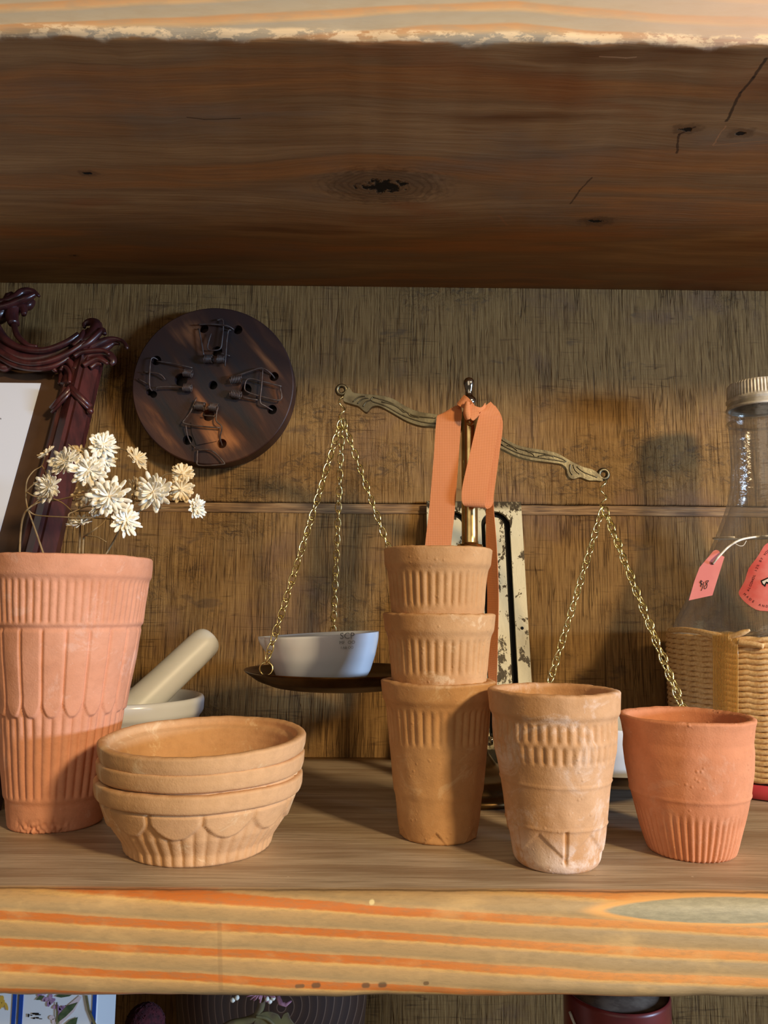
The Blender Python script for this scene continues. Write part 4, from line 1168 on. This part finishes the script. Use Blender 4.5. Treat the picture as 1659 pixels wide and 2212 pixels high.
for s_ in ([(300, 600, 0), (265, 590, .003), (245, 640, .004), (245, 860, .004), (262, 905, .001)], [(300, 625, .003), (460, 650, .004), (640, 690, .004)], [(300, 900, .002), (320, 880, .004), (480, 875, .004), (640, 885, .004)], [(180, 730, .003), (330, 750, .004), (385, 800, .002)], [(130, 795, .002), (250, 860, .003)],
           [(1405, 760, -.002), (1370, 725, .002), (1285, 685, .004), (1130, 735, .004), (990, 785, .004)], [(1300, 690, .004), (1295, 870, .005), (1285, 1010, .004), (1330, 1045, .003), (1395, 1075, -.001)], [(1480, 860, .004), (1300, 815, .0045), (1165, 790, .004), (1135, 880, .004), (1170, 920, .004), (1300, 960, .004), (1475, 990, .004), (1465, 865, .004)], [(1110, 965, .003), (1260, 990, .003)],
           [(690, 975, .004), (640, 1110, .004), (585, 1190, .004), (580, 1220, .004), (700, 1245, .004), (920, 1262, .004)], [(890, 1060, .004), (880, 1190, .004), (935, 1250, .004), (915, 1345, .001), (930, 1420, -.003)], [(600, 1240, .004), (612, 1330, .002), (640, 1400, -.001), (690, 1455, .003)], [(750, 1140, .003), (870, 1150, .003)],
           [(715, 1470, .003), (845, 1475, .003), (960, 1580, .003), (940, 1605, .003), (735, 1615, .003), (715, 1560, .003), (715, 1470, .003)]):
    wire('wire_bail', s_)
m = MB().prism([dd(x, y, .0006) for x, y in [(640, 1200), (900, 1250), (885, 1380), (700, 1420), (650, 1300)]], .0006, (0, -1, 0)); m.build('bait_plate', M['disc'], root)

# ------------------------------------------------------------------ carved picture frame leaning at left
FB = Vector((0, .432, 0)); FT = Vector((0, .560, .318))
FU = (FT-FB).normalized(); FN = Vector((0, -FU.z, FU.y)).normalized(); FP0 = FB+FN*0.0
M['paper'] = mat_paper()
def fp(x, y, off=0.): return hitplane(x, y, FP0+FN*off, FN)
FX = fp(150, 1000).x
root = thing('picture_frame', (fp(190, 850).x-.12, FB.y, 0), 'carved dark mahogany picture frame leaning at the left behind the flower pot', 'frame')
# rail: moulded profile swept along the frame plane
railX = (fp(130, 1000).x+fp(180, 1000).x)/2-.0
def rail(xc, v0, v1, w=.022, name='side_rail'):
    prof = [(-.5, .0), (-.5, .006), (-.38, .009), (-.30, .0075), (-.22, .010), (0.06, .0145), (.14, .0128), (.22, .0135), (.40, .009), (.5, .0065), (.5, 0)]
    m = MB(); vs = []; n = 2
    for v in (v0, v1):
        for (u, h) in prof: vs.append(FB+Vector((xc+u*w, 0, 0))+FU*v+FN*h)
    c = len(prof); fs = [(k, (k+1) % c, c+(k+1) % c, c+k) for k in range(c)]+[tuple(range(c)), tuple(range(c, 2*c))[::-1]]
    m.add(vs, fs, False); return m.build(name, M['mahog'], root)
tv = (fp(170, 860)-FB).dot(FU)
ptv = (fp(210, 790)-FB).dot(FU)
XC = fp(160, 950).x
pxa = fp(112, 1150); pxb = fp(58, 1150)
XC = (fp(190, 900).x+fp(130, 900).x)/2+.0005
RW = (fp(197, 900).x-fp(124, 900).x)*1.0
rail(XC, 0, ptv+.01, RW)
XL = XC-.29
rail(XL, 0, ptv+.01, RW)
m = MB(); m.box((0, 0, 0), (.29, .012, .018)); 
for v in m.v: v += FB+Vector(((XC+XL)/2, 0, 0))+FU*.010+FN*.004
m.build('bottom_rail', M['mahog'], root)
# chevron collars
for sgn, xc in ((1, XC),):
    m = MB()
    for i, (o_, r_) in enumerate(((0, .0024), (.0090, .0012))):
        pts = [fp(112, 884+o_*900, .009), fp(153, 838+o_*900, .0165), fp(195, 880+o_*900, .009)]
        m.tube([pts[0], pts[0].lerp(pts[1], .5), pts[1]], r_, 8); m.tube([pts[1], pts[1].lerp(pts[2], .5), pts[2]], r_, 8)
    m.ball(pts[2]+Vector((0, 0, 0)), .0024, 6)
    m.build('collar', M['mahog'], root)
# backing
q0 = fp(120, 792); 
m = MB(); v1_ = (fp(60, 800)-FB).dot(FU)
m.prism([FB+Vector((x, 0, 0))+FU*v+FN*-.002 for x, v in ((XL+RW*.3, .004), (XC-RW*.3, .004), (XC-RW*.3, v1_+.012), (XL+RW*.3, v1_+.012))], .003, FN)
m.build('backing_board', M['mat_board'], root)
# paper
pr_ = fp(88.5, 828, .0015); prb = fp(-2, 1110, .0015)
m = MB(); ptop_v = (pr_-FB).dot(FU)
m.prism([FB+Vector((x, 0, 0))+FU*v+FN*.0013 for x, v in ((pr_.x-.20, .02), (pr_.x, .02), (pr_.x, ptop_v), (pr_.x-.20, ptop_v))], .0004, FN)
pa = m.build('paper_sheet', M['paper'], root); pa['label'] = 'white paper sheet in the frame'
# small print glyph at the sheet's right
vs, fs = glyphs('m', 8); m = MB(); m.add([fp(0+v.x, 904-v.y, .0019) for v in vs], fs, False); m.build('lettering', M['black_ink'], pa)
# carved crest: swept scrolls
def scroll(pts, off=.010, flat=.8, n=6, seg=12):
    # pts: (px, py, radius_px[, off])
    pp = cr([(a[0], a[1], a[2], a[3] if len(a) > 3 else off) for a in pts], n)
    return [fp(x, y, o_) for x, y, r_, o_ in pp], [max(r_, .6)*.54*1.25/F for x, y, r_, o_ in pp]
crest = MB()
def sc(pts, **k):
    p, r = scroll(pts, **k); crest.tube(p, r, 12, flat=.85)
# main C scroll body: nested mouldings
sc([(-60, 760, 20), (-20, 740, 20), (20, 765, 22), (60, 778, 17), (105, 773, 16), (145, 752, 15), (175, 735, 12), (195, 715, 9)], off=.006)
sc([(-10, 700, 8), (10, 732, 9), (45, 752, 7), (95, 757, 7), (140, 742, 7), (170, 722, 6)], off=.014)
sc([(-20, 745, 7), (20, 772, 7), (60, 785, 6), (105, 781, 6), (150, 762, 6), (185, 738, 5)], off=.015)
sc([(-10, 765, 7), (30, 788, 7), (75, 797, 6), (115, 792, 6), (150, 772, 4)], off=.012)
sc([(30, 700, 5), (38, 725, 6), (60, 745, 5), (80, 748, 3)], off=.015)
# inner volute rising at the left
sc([(-30, 690, 18), (0, 680, 18), (15, 660, 14), (22, 640, 10), (28, 668, 10)], off=.008)
sc([(30, 700, 10), (26, 680, 12), (36, 662, 12), (50, 665, 9), (52, 680, 5)], off=.010)
sc([(-30, 650, 10), (0, 655, 9), (30, 646, 10), (50, 632, 10), (70, 630, 7), (85, 640, 3)], off=.010)
sc([(-25, 668, 7), (10, 662, 7), (38, 652, 7), (58, 645, 8), (76, 636, 5)], off=.015)
sc([(50, 664, 8), (62, 660, 10), (70, 650, 8)], off=.006)
# acanthus leaf rising at the corner
sc([(165, 745, 10), (190, 735, 12), (205, 718, 14), (208, 703, 12), (196, 696, 8), (184, 700, 5), (182, 708, 3)], off=.010)
sc([(165, 755, 6), (190, 742, 7), (212, 722, 7), (222, 712, 5), (226, 722, 4)], off=.014)
sc([(158, 748, 6), (172, 735, 7), (178, 722, 6), (180, 714, 3)], off=.013)
sc([(150, 745, 5), (160, 735, 5), (166, 726, 3)], off=.012)
# leaf flicking to the right
sc([(190, 755, 8), (215, 742, 9), (235, 734, 7), (252, 733, 5), (266, 738, 4), (274, 750, 4), (272, 754, 2)], off=.010)
sc([(205, 762, 8), (228, 752, 8), (245, 742, 5), (258, 743, 3)], off=.007)
# right volute with ridges
sc([(160, 800, 8), (172, 785, 9), (190, 772, 10), (212, 765, 12), (235, 768, 10), (244, 780, 7), (238, 788, 4)], off=.010)
sc([(180, 790, 6), (195, 782, 6), (212, 776, 7), (225, 780, 6), (232, 786, 3)], off=.014)
sc([(195, 795, 5), (208, 786, 5), (220, 786, 4)], off=.012)
sc([(160, 770, 5), (175, 762, 5), (200, 758, 6), (225, 758, 5), (236, 766, 3)], off=.015)
# left volute
sc([(158, 830, 5), (160, 805, 6), (152, 785, 8), (138, 778, 8), (124, 784, 8), (117, 796, 7), (121, 803, 3)], off=.010)
sc([(150, 828, 4), (151, 808, 4), (144, 795, 4), (136, 792, 3), (131, 800, 3)], off=.012)
sc([(130, 830, 5), (132, 812, 5), (130, 800, 5)], off=.006)
sc([(0, 790, 9), (10, 795, 9), (22, 788, 7), (16, 778, 4)], off=.008)
sc([(145, 770, 14), (150, 790, 16), (165, 815, 22), (160, 840, 24)], off=.003)
sc([(160, 780, 14), (185, 790, 14), (190, 810, 12), (182, 840, 14)], off=.004)
crest.build('carved_crest', M['mahog'], root)
mc = MB(); mid = (XC+XL)/2
mc.add([Vector((2*mid-v.x, v.y, v.z)) for v in crest.v], crest.f)
mc.build('carved_crest', M['mahog'], root)

# ------------------------------------------------------------------ glass bottle
BT = Vector((.262, .515, 0))
def zb(py, px=None):
    cx = proj((BT.x, BT.y, .2))[0]
    for _ in range(3): cx = proj((BT.x, BT.y, at(cx, py, BT.y).z))[0]
    return at(cx, py, BT.y).z
def rleft(px, z):   # radius so that the left flank is seen at column px
    cx, cy = proj((BT.x, BT.y, z)); lo, hi = .002, .12
    for _ in range(30):
        r = (lo+hi)/2; best = 1e9
        for k in range(60):
            th = PI*.5+PI*k/60*1.2
            best = min(best, proj((BT.x+r*math.cos(th), BT.y+r*math.sin(th), z))[0])
        if best > px: lo = r
        else: hi = r
    return (lo+hi)/2
bt = [(857, 1573), (868, 1570), (900, 1568), (912, 1568), (916, 1572), (960, 1576), (1010, 1578), (1050, 1577), (1090, 1570), (1120, 1560), (1160, 1545), (1200, 1528), (1260, 1500), (1310, 1476), (1345, 1458), (1368, 1447)]
rows = []
for py, px in bt:
    z = zb(py-2); rows.append((z, rleft(px, z)))
zw = rows[-1][0]; rw = rows[-1][1]
bodyr = rleft(1442, zb(1390))-.0022
bodyr = min(bodyr, .0655)
outer = [(.0, bodyr*.85), (.003, bodyr*.97), (.01, bodyr), (zw-.012, bodyr), (zw-.004, bodyr*.995)]+[(z, min(r, bodyr*.985)) for z, r in rows[::-1]]
outer = smooth_prof(densify(outer, .0012), 2)
def rB(z): return interp(outer, z)
root = thing('glass_bottle', BT, 'large clear glass bottle with cord wrapped belly and tin cap at the right edge', 'bottle')
inner = [(z, r-.0026) for z, r in outer if z > .006][::-1]
prf = [(0, .0001)]+outer+[(outer[-1][0]+.0008, outer[-1][1]-.0013)]+inner+[(.006, inner[-1][1]*.6), (.006, .0001)]
MB().lathe(prf, BT, 128, close_ends=False).build('bottle_body', M['glass'], root)
z0c = outer[-1][0]-.010; z1c = z0c+.0185; rc = outer[-1][1]+.0012
cp = [(z0c, rc-.0008), (z0c, rc+.0007), (z0c+.0015, rc+.0007), (z0c+.002, rc), (z0c+.005, rc), (z0c+.0056, rc+.0006), (z0c+.0070, rc+.0006), (z0c+.0078, rc-.0002), (z0c+.009, rc), (z1c-.0015, rc-.0004), (z1c-.0003, rc-.0016), (z1c, rc-.004), (z1c, .0001)]
cp = [(z, r) for z, r in cp]
def capfn(th, z, r, tg):
    if z0c+.0085 < z < z1c-.0008 and r > .01: return r-.0006*(.5+.5*math.cos(th*60))
    return r
MB().lathe(densify(cp, .0007), BT, 360, capfn, close_ends=False).build('cap', M['cap'], root)
# neck ring bead
zr = zb(914); MB().tube([BT+Vector((math.cos(t)*rB(zr), math.sin(t)*rB(zr), zr)) for t in [2*PI*i/64 for i in range(64)]], .0010, 8, closed=True).build('neck_bead', M['glass'], root)
# cord wrap
zt = zb(1376); zlow = zb(1652)+.0012
nr = 26; m = MB()
ph = (zt-zlow)/(nr-1)
for i in range(nr):
    z = zlow+ph*i; r0 = min(bodyr, rB(z))+.0018; cr_ = ph*.54
    seg = 360; pts = []; ns = 12
    tw = 38
    vs = []
    for k in range(seg):
        t = 2*PI*k/seg; dzw = .0003*nz(math.cos(t)*3, math.sin(t)*3, i)
        for q in range(ns):
            a = 2*PI*q/ns; rr = cr_*(1+.17*math.cos(2*a-t*tw))
            vs.append(BT+Vector(((r0+rr*math.cos(a))*math.cos(t), (r0+rr*math.cos(a))*math.sin(t), z+dzw+rr*math.sin(a))))
    fs = [(k*ns+q, k*ns+(q+1) % ns, ((k+1) % seg)*ns+(q+1) % ns, ((k+1) % seg)*ns+q) for k in range(seg) for q in range(ns)]
    m.add(vs, fs)
m.build('cord_wrap', M['raffia'], root)
rW = bodyr+.0042
def rwrap(z): return rW
# loose cord ends above the wrap
for pts in ([(1447, 1362), (1475, 1360), (1510, 1364), (1545, 1371), (1575, 1376), (1600, 1368), (1620, 1361)], [(1516, 1367), (1530, 1371), (1545, 1376), (1556, 1379)], [(1595, 1388), (1630, 1392), (1650, 1397)]):
    p3 = [hit_rev(x, y, BT, rwrap if y > 1380 else (lambda z: rW-.001), .0003) for x, y in cr(pts, 6)]
    n = len(p3); mm = MB().tube(p3, [.0017*(1-.75*max(0, (i/n-.85))/.15) for i in range(n)], 8)
    mm.build('loose_cord', M['raffia'], root)
# amber filament binding
m = MB()
for i in range(17):
    x = 1540.5+i*3.25
    ys = [1366, 1374, 1385, 1420, 1470, 1520, 1600, 1640]
    m.tube([hit_rev(x+(1.0 if y > 1400 else 0), y, BT, lambda z: rW+.0010-(.003 if z > zt+.002 else 0), .0003) for y in ys], .00037, 6)
m.build('filament_binding', M['film'], root)
# red base band
rr = [(.0005, bodyr+.0015), (.001, bodyr+.0040), (zlow-.004, bodyr+.0040), (zlow-.0028, bodyr+.0030), (zlow-.0028, bodyr+.0003)]
MB().lathe(rr, BT, 96, close_ends=False).build('base_band', M['red'], root)
# label on the shoulder
lab = [(1668, 1170), (1659, 1173), (1650, 1180), (1640, 1197), (1632, 1209), (1617, 1229), (1610, 1252), (1602, 1268), (1596, 1279), (1599, 1289), (1612, 1303), (1633, 1317), (1652, 1320), (1672, 1321)]
axp = 1672
labf = lab+[(2*axp-x, y) for x, y in lab[::-1][1:]]
def surf(x, y, off): return hit_rev(x, y, BT, rB, off)
def fillpoly(poly, off, step=5):
    bm = bmesh.new(); vv = [bm.verts.new((x, y, 0)) for x, y in poly]; k = len(vv)
    es = [bm.edges.new((vv[i], vv[(i+1) % k])) for i in range(k)]
    bmesh.ops.triangle_fill(bm, use_beauty=True, use_dissolve=False, edges=es)
    for _ in range(4):
        le = [e for e in bm.edges if e.calc_length() > step]
        if not le: break
        bmesh.ops.subdivide_edges(bm, edges=le, cuts=1); bmesh.ops.triangulate(bm, faces=bm.faces)
    bm.verts.index_update()
    vs = [surf(v.co.x, v.co.y, off) for v in bm.verts]; fs = [tuple(v.index for v in f.verts) for f in bm.faces]; bm.free()
    return MB().add(vs, fs)
lo = fillpoly(cr(labf, 2, True), .0005).build('label', M['pink_label'], root)
solid(lo, .0003)
m = MB()
def text_path(text, path, size, off=.0009):
    P_ = cr(path, 12); L = [0]
    for a, b in zip(P_, P_[1:]): L.append(L[-1]+math.hypot(b[0]-a[0], b[1]-a[1]))
    n = len(text)
    for i, ch in enumerate(text):
        if ch == ' ': continue
        s = L[-1]*i/(n-1); j = max(k for k in range(len(L)-1) if L[k] <= s+1e-9)
        t = (s-L[j])/max(L[j+1]-L[j], 1e-9); x = P_[j][0]+(P_[j+1][0]-P_[j][0])*t; y = P_[j][1]+(P_[j+1][1]-P_[j][1])*t
        an = math.atan2(-(P_[j+1][1]-P_[j][1]), P_[j+1][0]-P_[j][0])
        vs, fs = glyphs(ch, size)
        m.add([surf(x+v.x*math.cos(an)-v.y*math.sin(an), y-(v.x*math.sin(an)+v.y*math.cos(an)), off) for v in vs], fs, False)
text_path('ALCOHOL 12% BY VOL', [(1617, 1275), (1624, 1259), (1630, 1243), (1635, 1228), (1642, 1214), (1650, 1201), (1660, 1189)], 7.2)
text_path('MADE AND', [(1609, 1284), (1620, 1294), (1633, 1303), (1645, 1308), (1657, 1310)], 7.2)
m.build('lettering', M['black_ink'], lo)
z1 = [(1643, 1254), (1659, 1247), (1668, 1250), (1668, 1266), (1656, 1260), (1653, 1268), (1646, 1262)]
z2 = [(1646, 1256), (1659, 1250), (1668, 1253), (1668, 1260), (1655, 1256), (1651, 1263), (1648, 1260)]
fillpoly(z1, .0008).build('emblem_outline', M['black_ink'], lo)
fillpoly(z2, .0011).build('emblem', M['white'], lo)
# price tag
TG = Vector((0, .452, 0)); tn_ = Vector((-.25, -1, .15)).normalized(); tp0 = at(1525, 1245, .452)
def tg(x, y, off=0.): return hitplane(x, y, tp0+tn_*off, tn_)
troot = thing('price_tag', tg(1540, 1217), 'pink paper price tag strung on the glass bottle neck', 'tag')
out = cr([(1540, 1191), (1546, 1188), (1553, 1190), (1556, 1196)], 4)+[(1557, 1199), (1565, 1203), (1539, 1286), (1488, 1297), (1500, 1255), (1511, 1226), (1525, 1209), (1533, 1200)]
MB().prism([tg(x, y) for x, y in out], .0005, -tn_).build('card', M['pink_tag'], troot, doubles=1e-6)
m = MB()
for st in ([(1518, 1256), (1514, 1255), (1512.5, 1259), (1516, 1260), (1517, 1263), (1513, 1265)], [(1515, 1253), (1514.5, 1268)], [(1521, 1257), (1519, 1266), (1515, 1276)],
           [(1531, 1254), (1526, 1255), (1525.5, 1260), (1528, 1263), (1526, 1270), (1522, 1272), (1522, 1267), (1527, 1261), (1531, 1254)]):
    m.tube([tg(x, y, .0002) for x, y in cr(st, 5)], .00015, 5)
m.build('lettering', M['black_ink'], troot)
MB().tube([tg(1540+2.2*math.cos(t), 1217+2.2*math.sin(t), .0002) for t in [2*PI*i/16 for i in range(16)]], .00022, 6, closed=True).build('eyelet', M['ink'], troot)
# string round the neck
zs0 = surf(1655, 1158, .001)
pts = [tg(1540, 1217, .0006), tg(1552, 1203, .003), at(1575, 1180, .452), at(1600, 1166, .455), surf(1630, 1160, .0012), surf(1655, 1158, .001)]
p3 = cr([tuple(p) for p in pts], 8)
ze = p3[-1][2]; re = math.hypot(p3[-1][0]-BT.x, p3[-1][1]-BT.y); t0 = math.atan2(p3[-1][1]-BT.y, p3[-1][0]-BT.x)
for i in range(1, 40):
    t = t0+i*2*PI/40*.93; zq = ze+.004*math.sin(i/40*PI)
    rq = rB(zq)+.001; p3.append((BT.x+rq*math.cos(t), BT.y+rq*math.sin(t), zq))
MB().tube(p3, .00065, 7).build('tag_string', M['string'], troot)
MB().tube([at(*p) for p in cr([(1588, 1174, .4535), (1597, 1179, .453), (1606, 1178, .453), (1612, 1168, .4535)], 5)], .0002, 5).build('thread', M['string'], troot)

# ------------------------------------------------------------------ things on the lower shelf, tops just in view
LZ = -.400
def stand_card(x0, x1, Y, label, art, ytop=2090):
    a = at(x0, 2180, Y); b = at(x1, 2180, Y); zt_ = at(60, ytop, Y).z
    rt = thing('botanical_box', ((a.x+b.x)/2, Y, LZ), label, 'box')
    m = MB().box(((a.x+b.x)/2, Y+.015, (LZ+zt_)/2), (b.x-a.x, .03, zt_-LZ)); bevel(m.build('box_body', M['card_white'], rt), .0012)
    for xx in (a.x+.0012, b.x-.0012):
        MB().box((xx, Y-.0002, (LZ+zt_)/2), (.0018, .0004, zt_-LZ-.004)).build('border_line', M['blue'], rt)
    return rt
Yc = .400
r1 = stand_card(-150, 36, Yc, 'white card box with blue border and yellow flower print at the bottom left corner', None)
r2 = stand_card(40, 209, Yc, 'white card box with blue border and lilac flower print beneath the shelf', None)
def cp_(x, y, off=.0005): return at(x, y, Yc-off)
def blob(name, polys, mat, rt, off=.0005):
    m = MB()
    for po in polys: m.prism([cp_(x, y, off) for x, y in po], .0001, (0, -1, 0))
    m.build(name, mat, rt)
def ell(cx, cy, a, b, rot=0, n=14):
    return [(cx+a*math.cos(t)*math.cos(rot)-b*math.sin(t)*math.sin(rot), cy+a*math.cos(t)*math.sin(rot)+b*math.sin(t)*math.cos(rot)) for t in [2*PI*i/n for i in range(n)]]
rnd = random.Random(3)
blob('printed_blossom', [ell(88+rnd.uniform(-9, 10)+i*3.6, 2140+i*3.6+rnd.uniform(-8, 6), 7, 4, rnd.uniform(0, 3)) for i in range(14)], M['lilac'], r2)
blob('printed_leaf', [[(122, 2211), (128, 2190), (145, 2172), (168, 2165), (158, 2180), (142, 2196)], [(140, 2213), (152, 2203), (168, 2197), (164, 2216), (150, 2220)], [(120, 2152), (135, 2143), (160, 2146), (150, 2152), (132, 2155)], [(78, 2160), (86, 2150), (96, 2152), (90, 2160)]], M['leafgreen'], r2, .0006)
blob('printed_stem', [[(121, 2165), (124, 2165), (125, 2225), (121, 2225)], [(183, 2150), (189, 2150), (194, 2180), (214, 2225), (206, 2225), (189, 2182)]], M['leafdry'], r2, .0007)
blob('printed_shade', [[(146, 2172), (172, 2150), (176, 2154), (160, 2185), (130, 2214), (128, 2208)], ell(112, 2198, 6, 5), ell(116, 2206, 4, 6)], M['shadowpink'], r2, .0004)
m = MB()
for dx, dy, w_, h_ in ((60, 2190, 3, 7), (66, 2192, 4, 2), (70, 2188, 14, 3), (76, 2191, 12, 2), (71, 2198, 5, 3), (78, 2197, 6, 3), (85, 2200, 6, 1.5)):
    m.prism([cp_(dx, dy), cp_(dx+w_, dy), cp_(dx+w_, dy+h_), cp_(dx, dy+h_)], .0001, (0, -1, 0))
m.build('printed_caption', M['black_ink'], r2)
blob('printed_blossom', [ell(3, 2158, 5, 8, .4), ell(7, 2168, 3, 9, .2), ell(14, 2174, 3, 9, -.3), ell(0, 2172, 4, 8, 0)], M['yellow'], r1)
# maroon ball on a stem
bc = at(313, 2214, .47); br = 42*depth(bc)/F
root = thing('moss_ball', (bc.x, bc.y, LZ), 'maroon fuzzy ball on a thin post standing beneath the shelf', 'ball')
m = MB().ball(bc, br, 28)
for v in m.v: v += (v-bc).normalized()*br*.05*nz(v.x*900, v.y*900, v.z*900)
rnd = random.Random(5)
for i in range(500):
    d = Vector((rnd.gauss(0, 1), rnd.gauss(0, 1), rnd.gauss(0, 1))).normalized(); p = bc+d*br*.97
    m.tube([p, p+d*br*.05+Vector((rnd.uniform(-1, 1), 0, rnd.uniform(-1, 1)))*br*.03], [.0004, .0002], 4)
m.build('ball', M['maroon'], root)
MB().tube([Vector((bc.x, bc.y, LZ)), Vector((bc.x, bc.y, bc.z-br*.9))], .003, 10).build('post', M['leafdry'], root)
# dark wooden bowl standing on edge
wc = at(588, 2430, .50)
WR = 300*depth(wc)/F
root = thing('wooden_bowl', (wc.x, wc.y, LZ), 'dark walnut bowl with curved pale growth rings below the shelf', 'bowl')
zt2 = at(588, 2040, .50).z; hw_ = (at(800, 2150, .5).x-at(375, 2150, .5).x)/2; xc_ = (at(800, 2150, .5).x+at(375, 2150, .5).x)/2
bp = [(LZ, .0001), (LZ, hw_*.55), (LZ+.01, hw_*.60), (LZ+.06, hw_*.80), (zt2-.06, hw_*.92), (zt2-.006, hw_), (zt2, hw_*.995), (zt2, hw_*.93), (zt2-.05, hw_*.86), (LZ+.06, hw_*.7), (LZ+.03, hw_*.4), (LZ+.03, .0001)]
mm = MB().lathe(smooth_prof(densify(bp, .004), 2), (xc_, .50, 0), 96, close_ends=False, M=Matrix.Diagonal(Vector((1, .62, 1))).to_4x4())
mm.build('bowl_body', M['walnut'], root)
# drooping flower in front of bowl
Yd = .405
root = thing('wilted_flower', at(520, 2260, Yd), 'wilted pink flower on a pale curved stem in front of the walnut bowl', 'flower')
def dp(x, y, o_=0): return at(x, y, Yd-o_)
sp = [dp(380, 2400), dp(440, 2290)]+[dp(x, y) for x, y in cr([(480, 2222), (500, 2212), (530, 2206), (552, 2196), (562, 2178), (566, 2160), (568, 2140)], 5)]
base = Vector((sp[0].x, Yd, LZ)); MB().tube([base]+sp, .0019, 10).build('stem', M['leafdry'], root)
m = MB(); rnd = random.Random(9)
for i in range(11):
    x0 = 566+rnd.uniform(-6, 6); dx = (i-5)*6.5+rnd.uniform(-4, 4); y1 = 2160+rnd.uniform(-3, 12)-abs(i-5)*1.2
    m.tube([dp(x0, 2142, 0), dp(x0+dx*.6, 2148, .003), dp(x0+dx, y1, .005)], [.0006, .0011, .0004], 6, flat=.4)
m.tube([dp(598, 2146), dp(607, 2168, .003), (dp(618, 2170, .004)), dp(630, 2162, .003)], [.0012, .0014, .0013, .0004], 7, flat=.4)
m.build('petal_cluster', M['pinkpetal'], root)
m = MB()
for (x, y) in ((583, 2163), (577, 2158), (590, 2156), (503, 2160), (512, 2155)): m.ball(dp(x, y, .004), .0012, 5)
m.build('bud', M['petal'], root)
lf = cr([(560, 2190), (580, 2184), (600, 2190), (607, 2200), (612, 2190), (622, 2186), (628, 2200), (636, 2212), (640, 2226), (600, 2235), (570, 2222), (548, 2215)], 3, True)
bevel(MB().prism([dp(x, y, .001) for x, y in lf], .0007, (0, -1, 0)).build('leaf', M['leafdry'], root, doubles=1e-6), .0002)
MB().tube([dp(x, y, .0022) for x, y in cr([(552, 2196), (575, 2200), (592, 2215), (600, 2235)], 5)], .0008, 6).build('leaf_vein', M['leafdry'], root)
# red tin
rc0 = at(1332, 2176, .46); rr_ = 112*depth(rc0)/F
zt3 = at(1332, 2134, .46).z
root = thing('red_tin', (rc0.x, rc0.y, LZ), 'dark red cylindrical tin with worn grey top beneath the right half of the shelf', 'tin')
bp = [(LZ, .0001), (LZ, rr_), (zt3-.002, rr_), (zt3, rr_*.985), (zt3+.0002, rr_*.96), (zt3-.003, rr_*.955)]
MB().lathe(densify(bp, .01), (rc0.x, rc0.y, 0), 96, close_ends=False).build('tin_body', M['redtin'], root)
MB().lathe([(zt3-.0008, .0001), (zt3-.0008, rr_*.94), (zt3-.0016, rr_*.955)], (rc0.x, rc0.y, 0), 64, close_ends=False).build('lid', M['tintop'], root)
m = MB(); pts = []
for i in range(20):
    t = -PI*.9+i*.07; pts.append(Vector((rc0.x+(rr_+.001)*math.cos(t), rc0.y+(rr_+.001)*math.sin(t), zt3-.008-i*.0022)))
m.tube(pts, .0008, 6).build('twine', M['string'], root)

# ------------------------------------------------------------------ light
def area(name, loc, target, size, power, color, sy=None):
    l = bpy.data.lights.new(name, 'AREA'); l.energy = power; l.color = color; l.size = size
    if sy: l.shape = 'RECTANGLE'; l.size_y = sy
    o = bpy.data.objects.new(name, l); col.objects.link(o); o.location = loc
    d = Vector(target)-Vector(loc); o.rotation_euler = d.to_track_quat('-Z', 'Y').to_euler(); return o
T = Vector((.03, .40, .06))
area('warm_lamp', T+Vector((.60, -.78, .44))*1.6, T, .16, 25, (1, .75, .43))
area('window_light', T+Vector((.90, -.52, .055))*1.5, T, .34, 23, (.48, .69, 1.0), .12)
area('front_fill', Vector((-.4, -1.5, .7)), Vector((0, .4, .1)), 1.4, 6, (1, .86, .68))  # broad soft fill added in front to lift the shelves
w = bpy.data.worlds.new('w'); scn.world = w; w.use_nodes = True
bg = w.node_tree.nodes['Background']; bg.inputs[0].default_value = (.95, .78, .60, 1); bg.inputs[1].default_value = .085
scn.view_settings.view_transform = 'Standard'; scn.view_settings.look = 'None'
scn.view_settings.exposure = 0; scn.view_settings.gamma = 1; scn.view_settings.use_curve_mapping = False
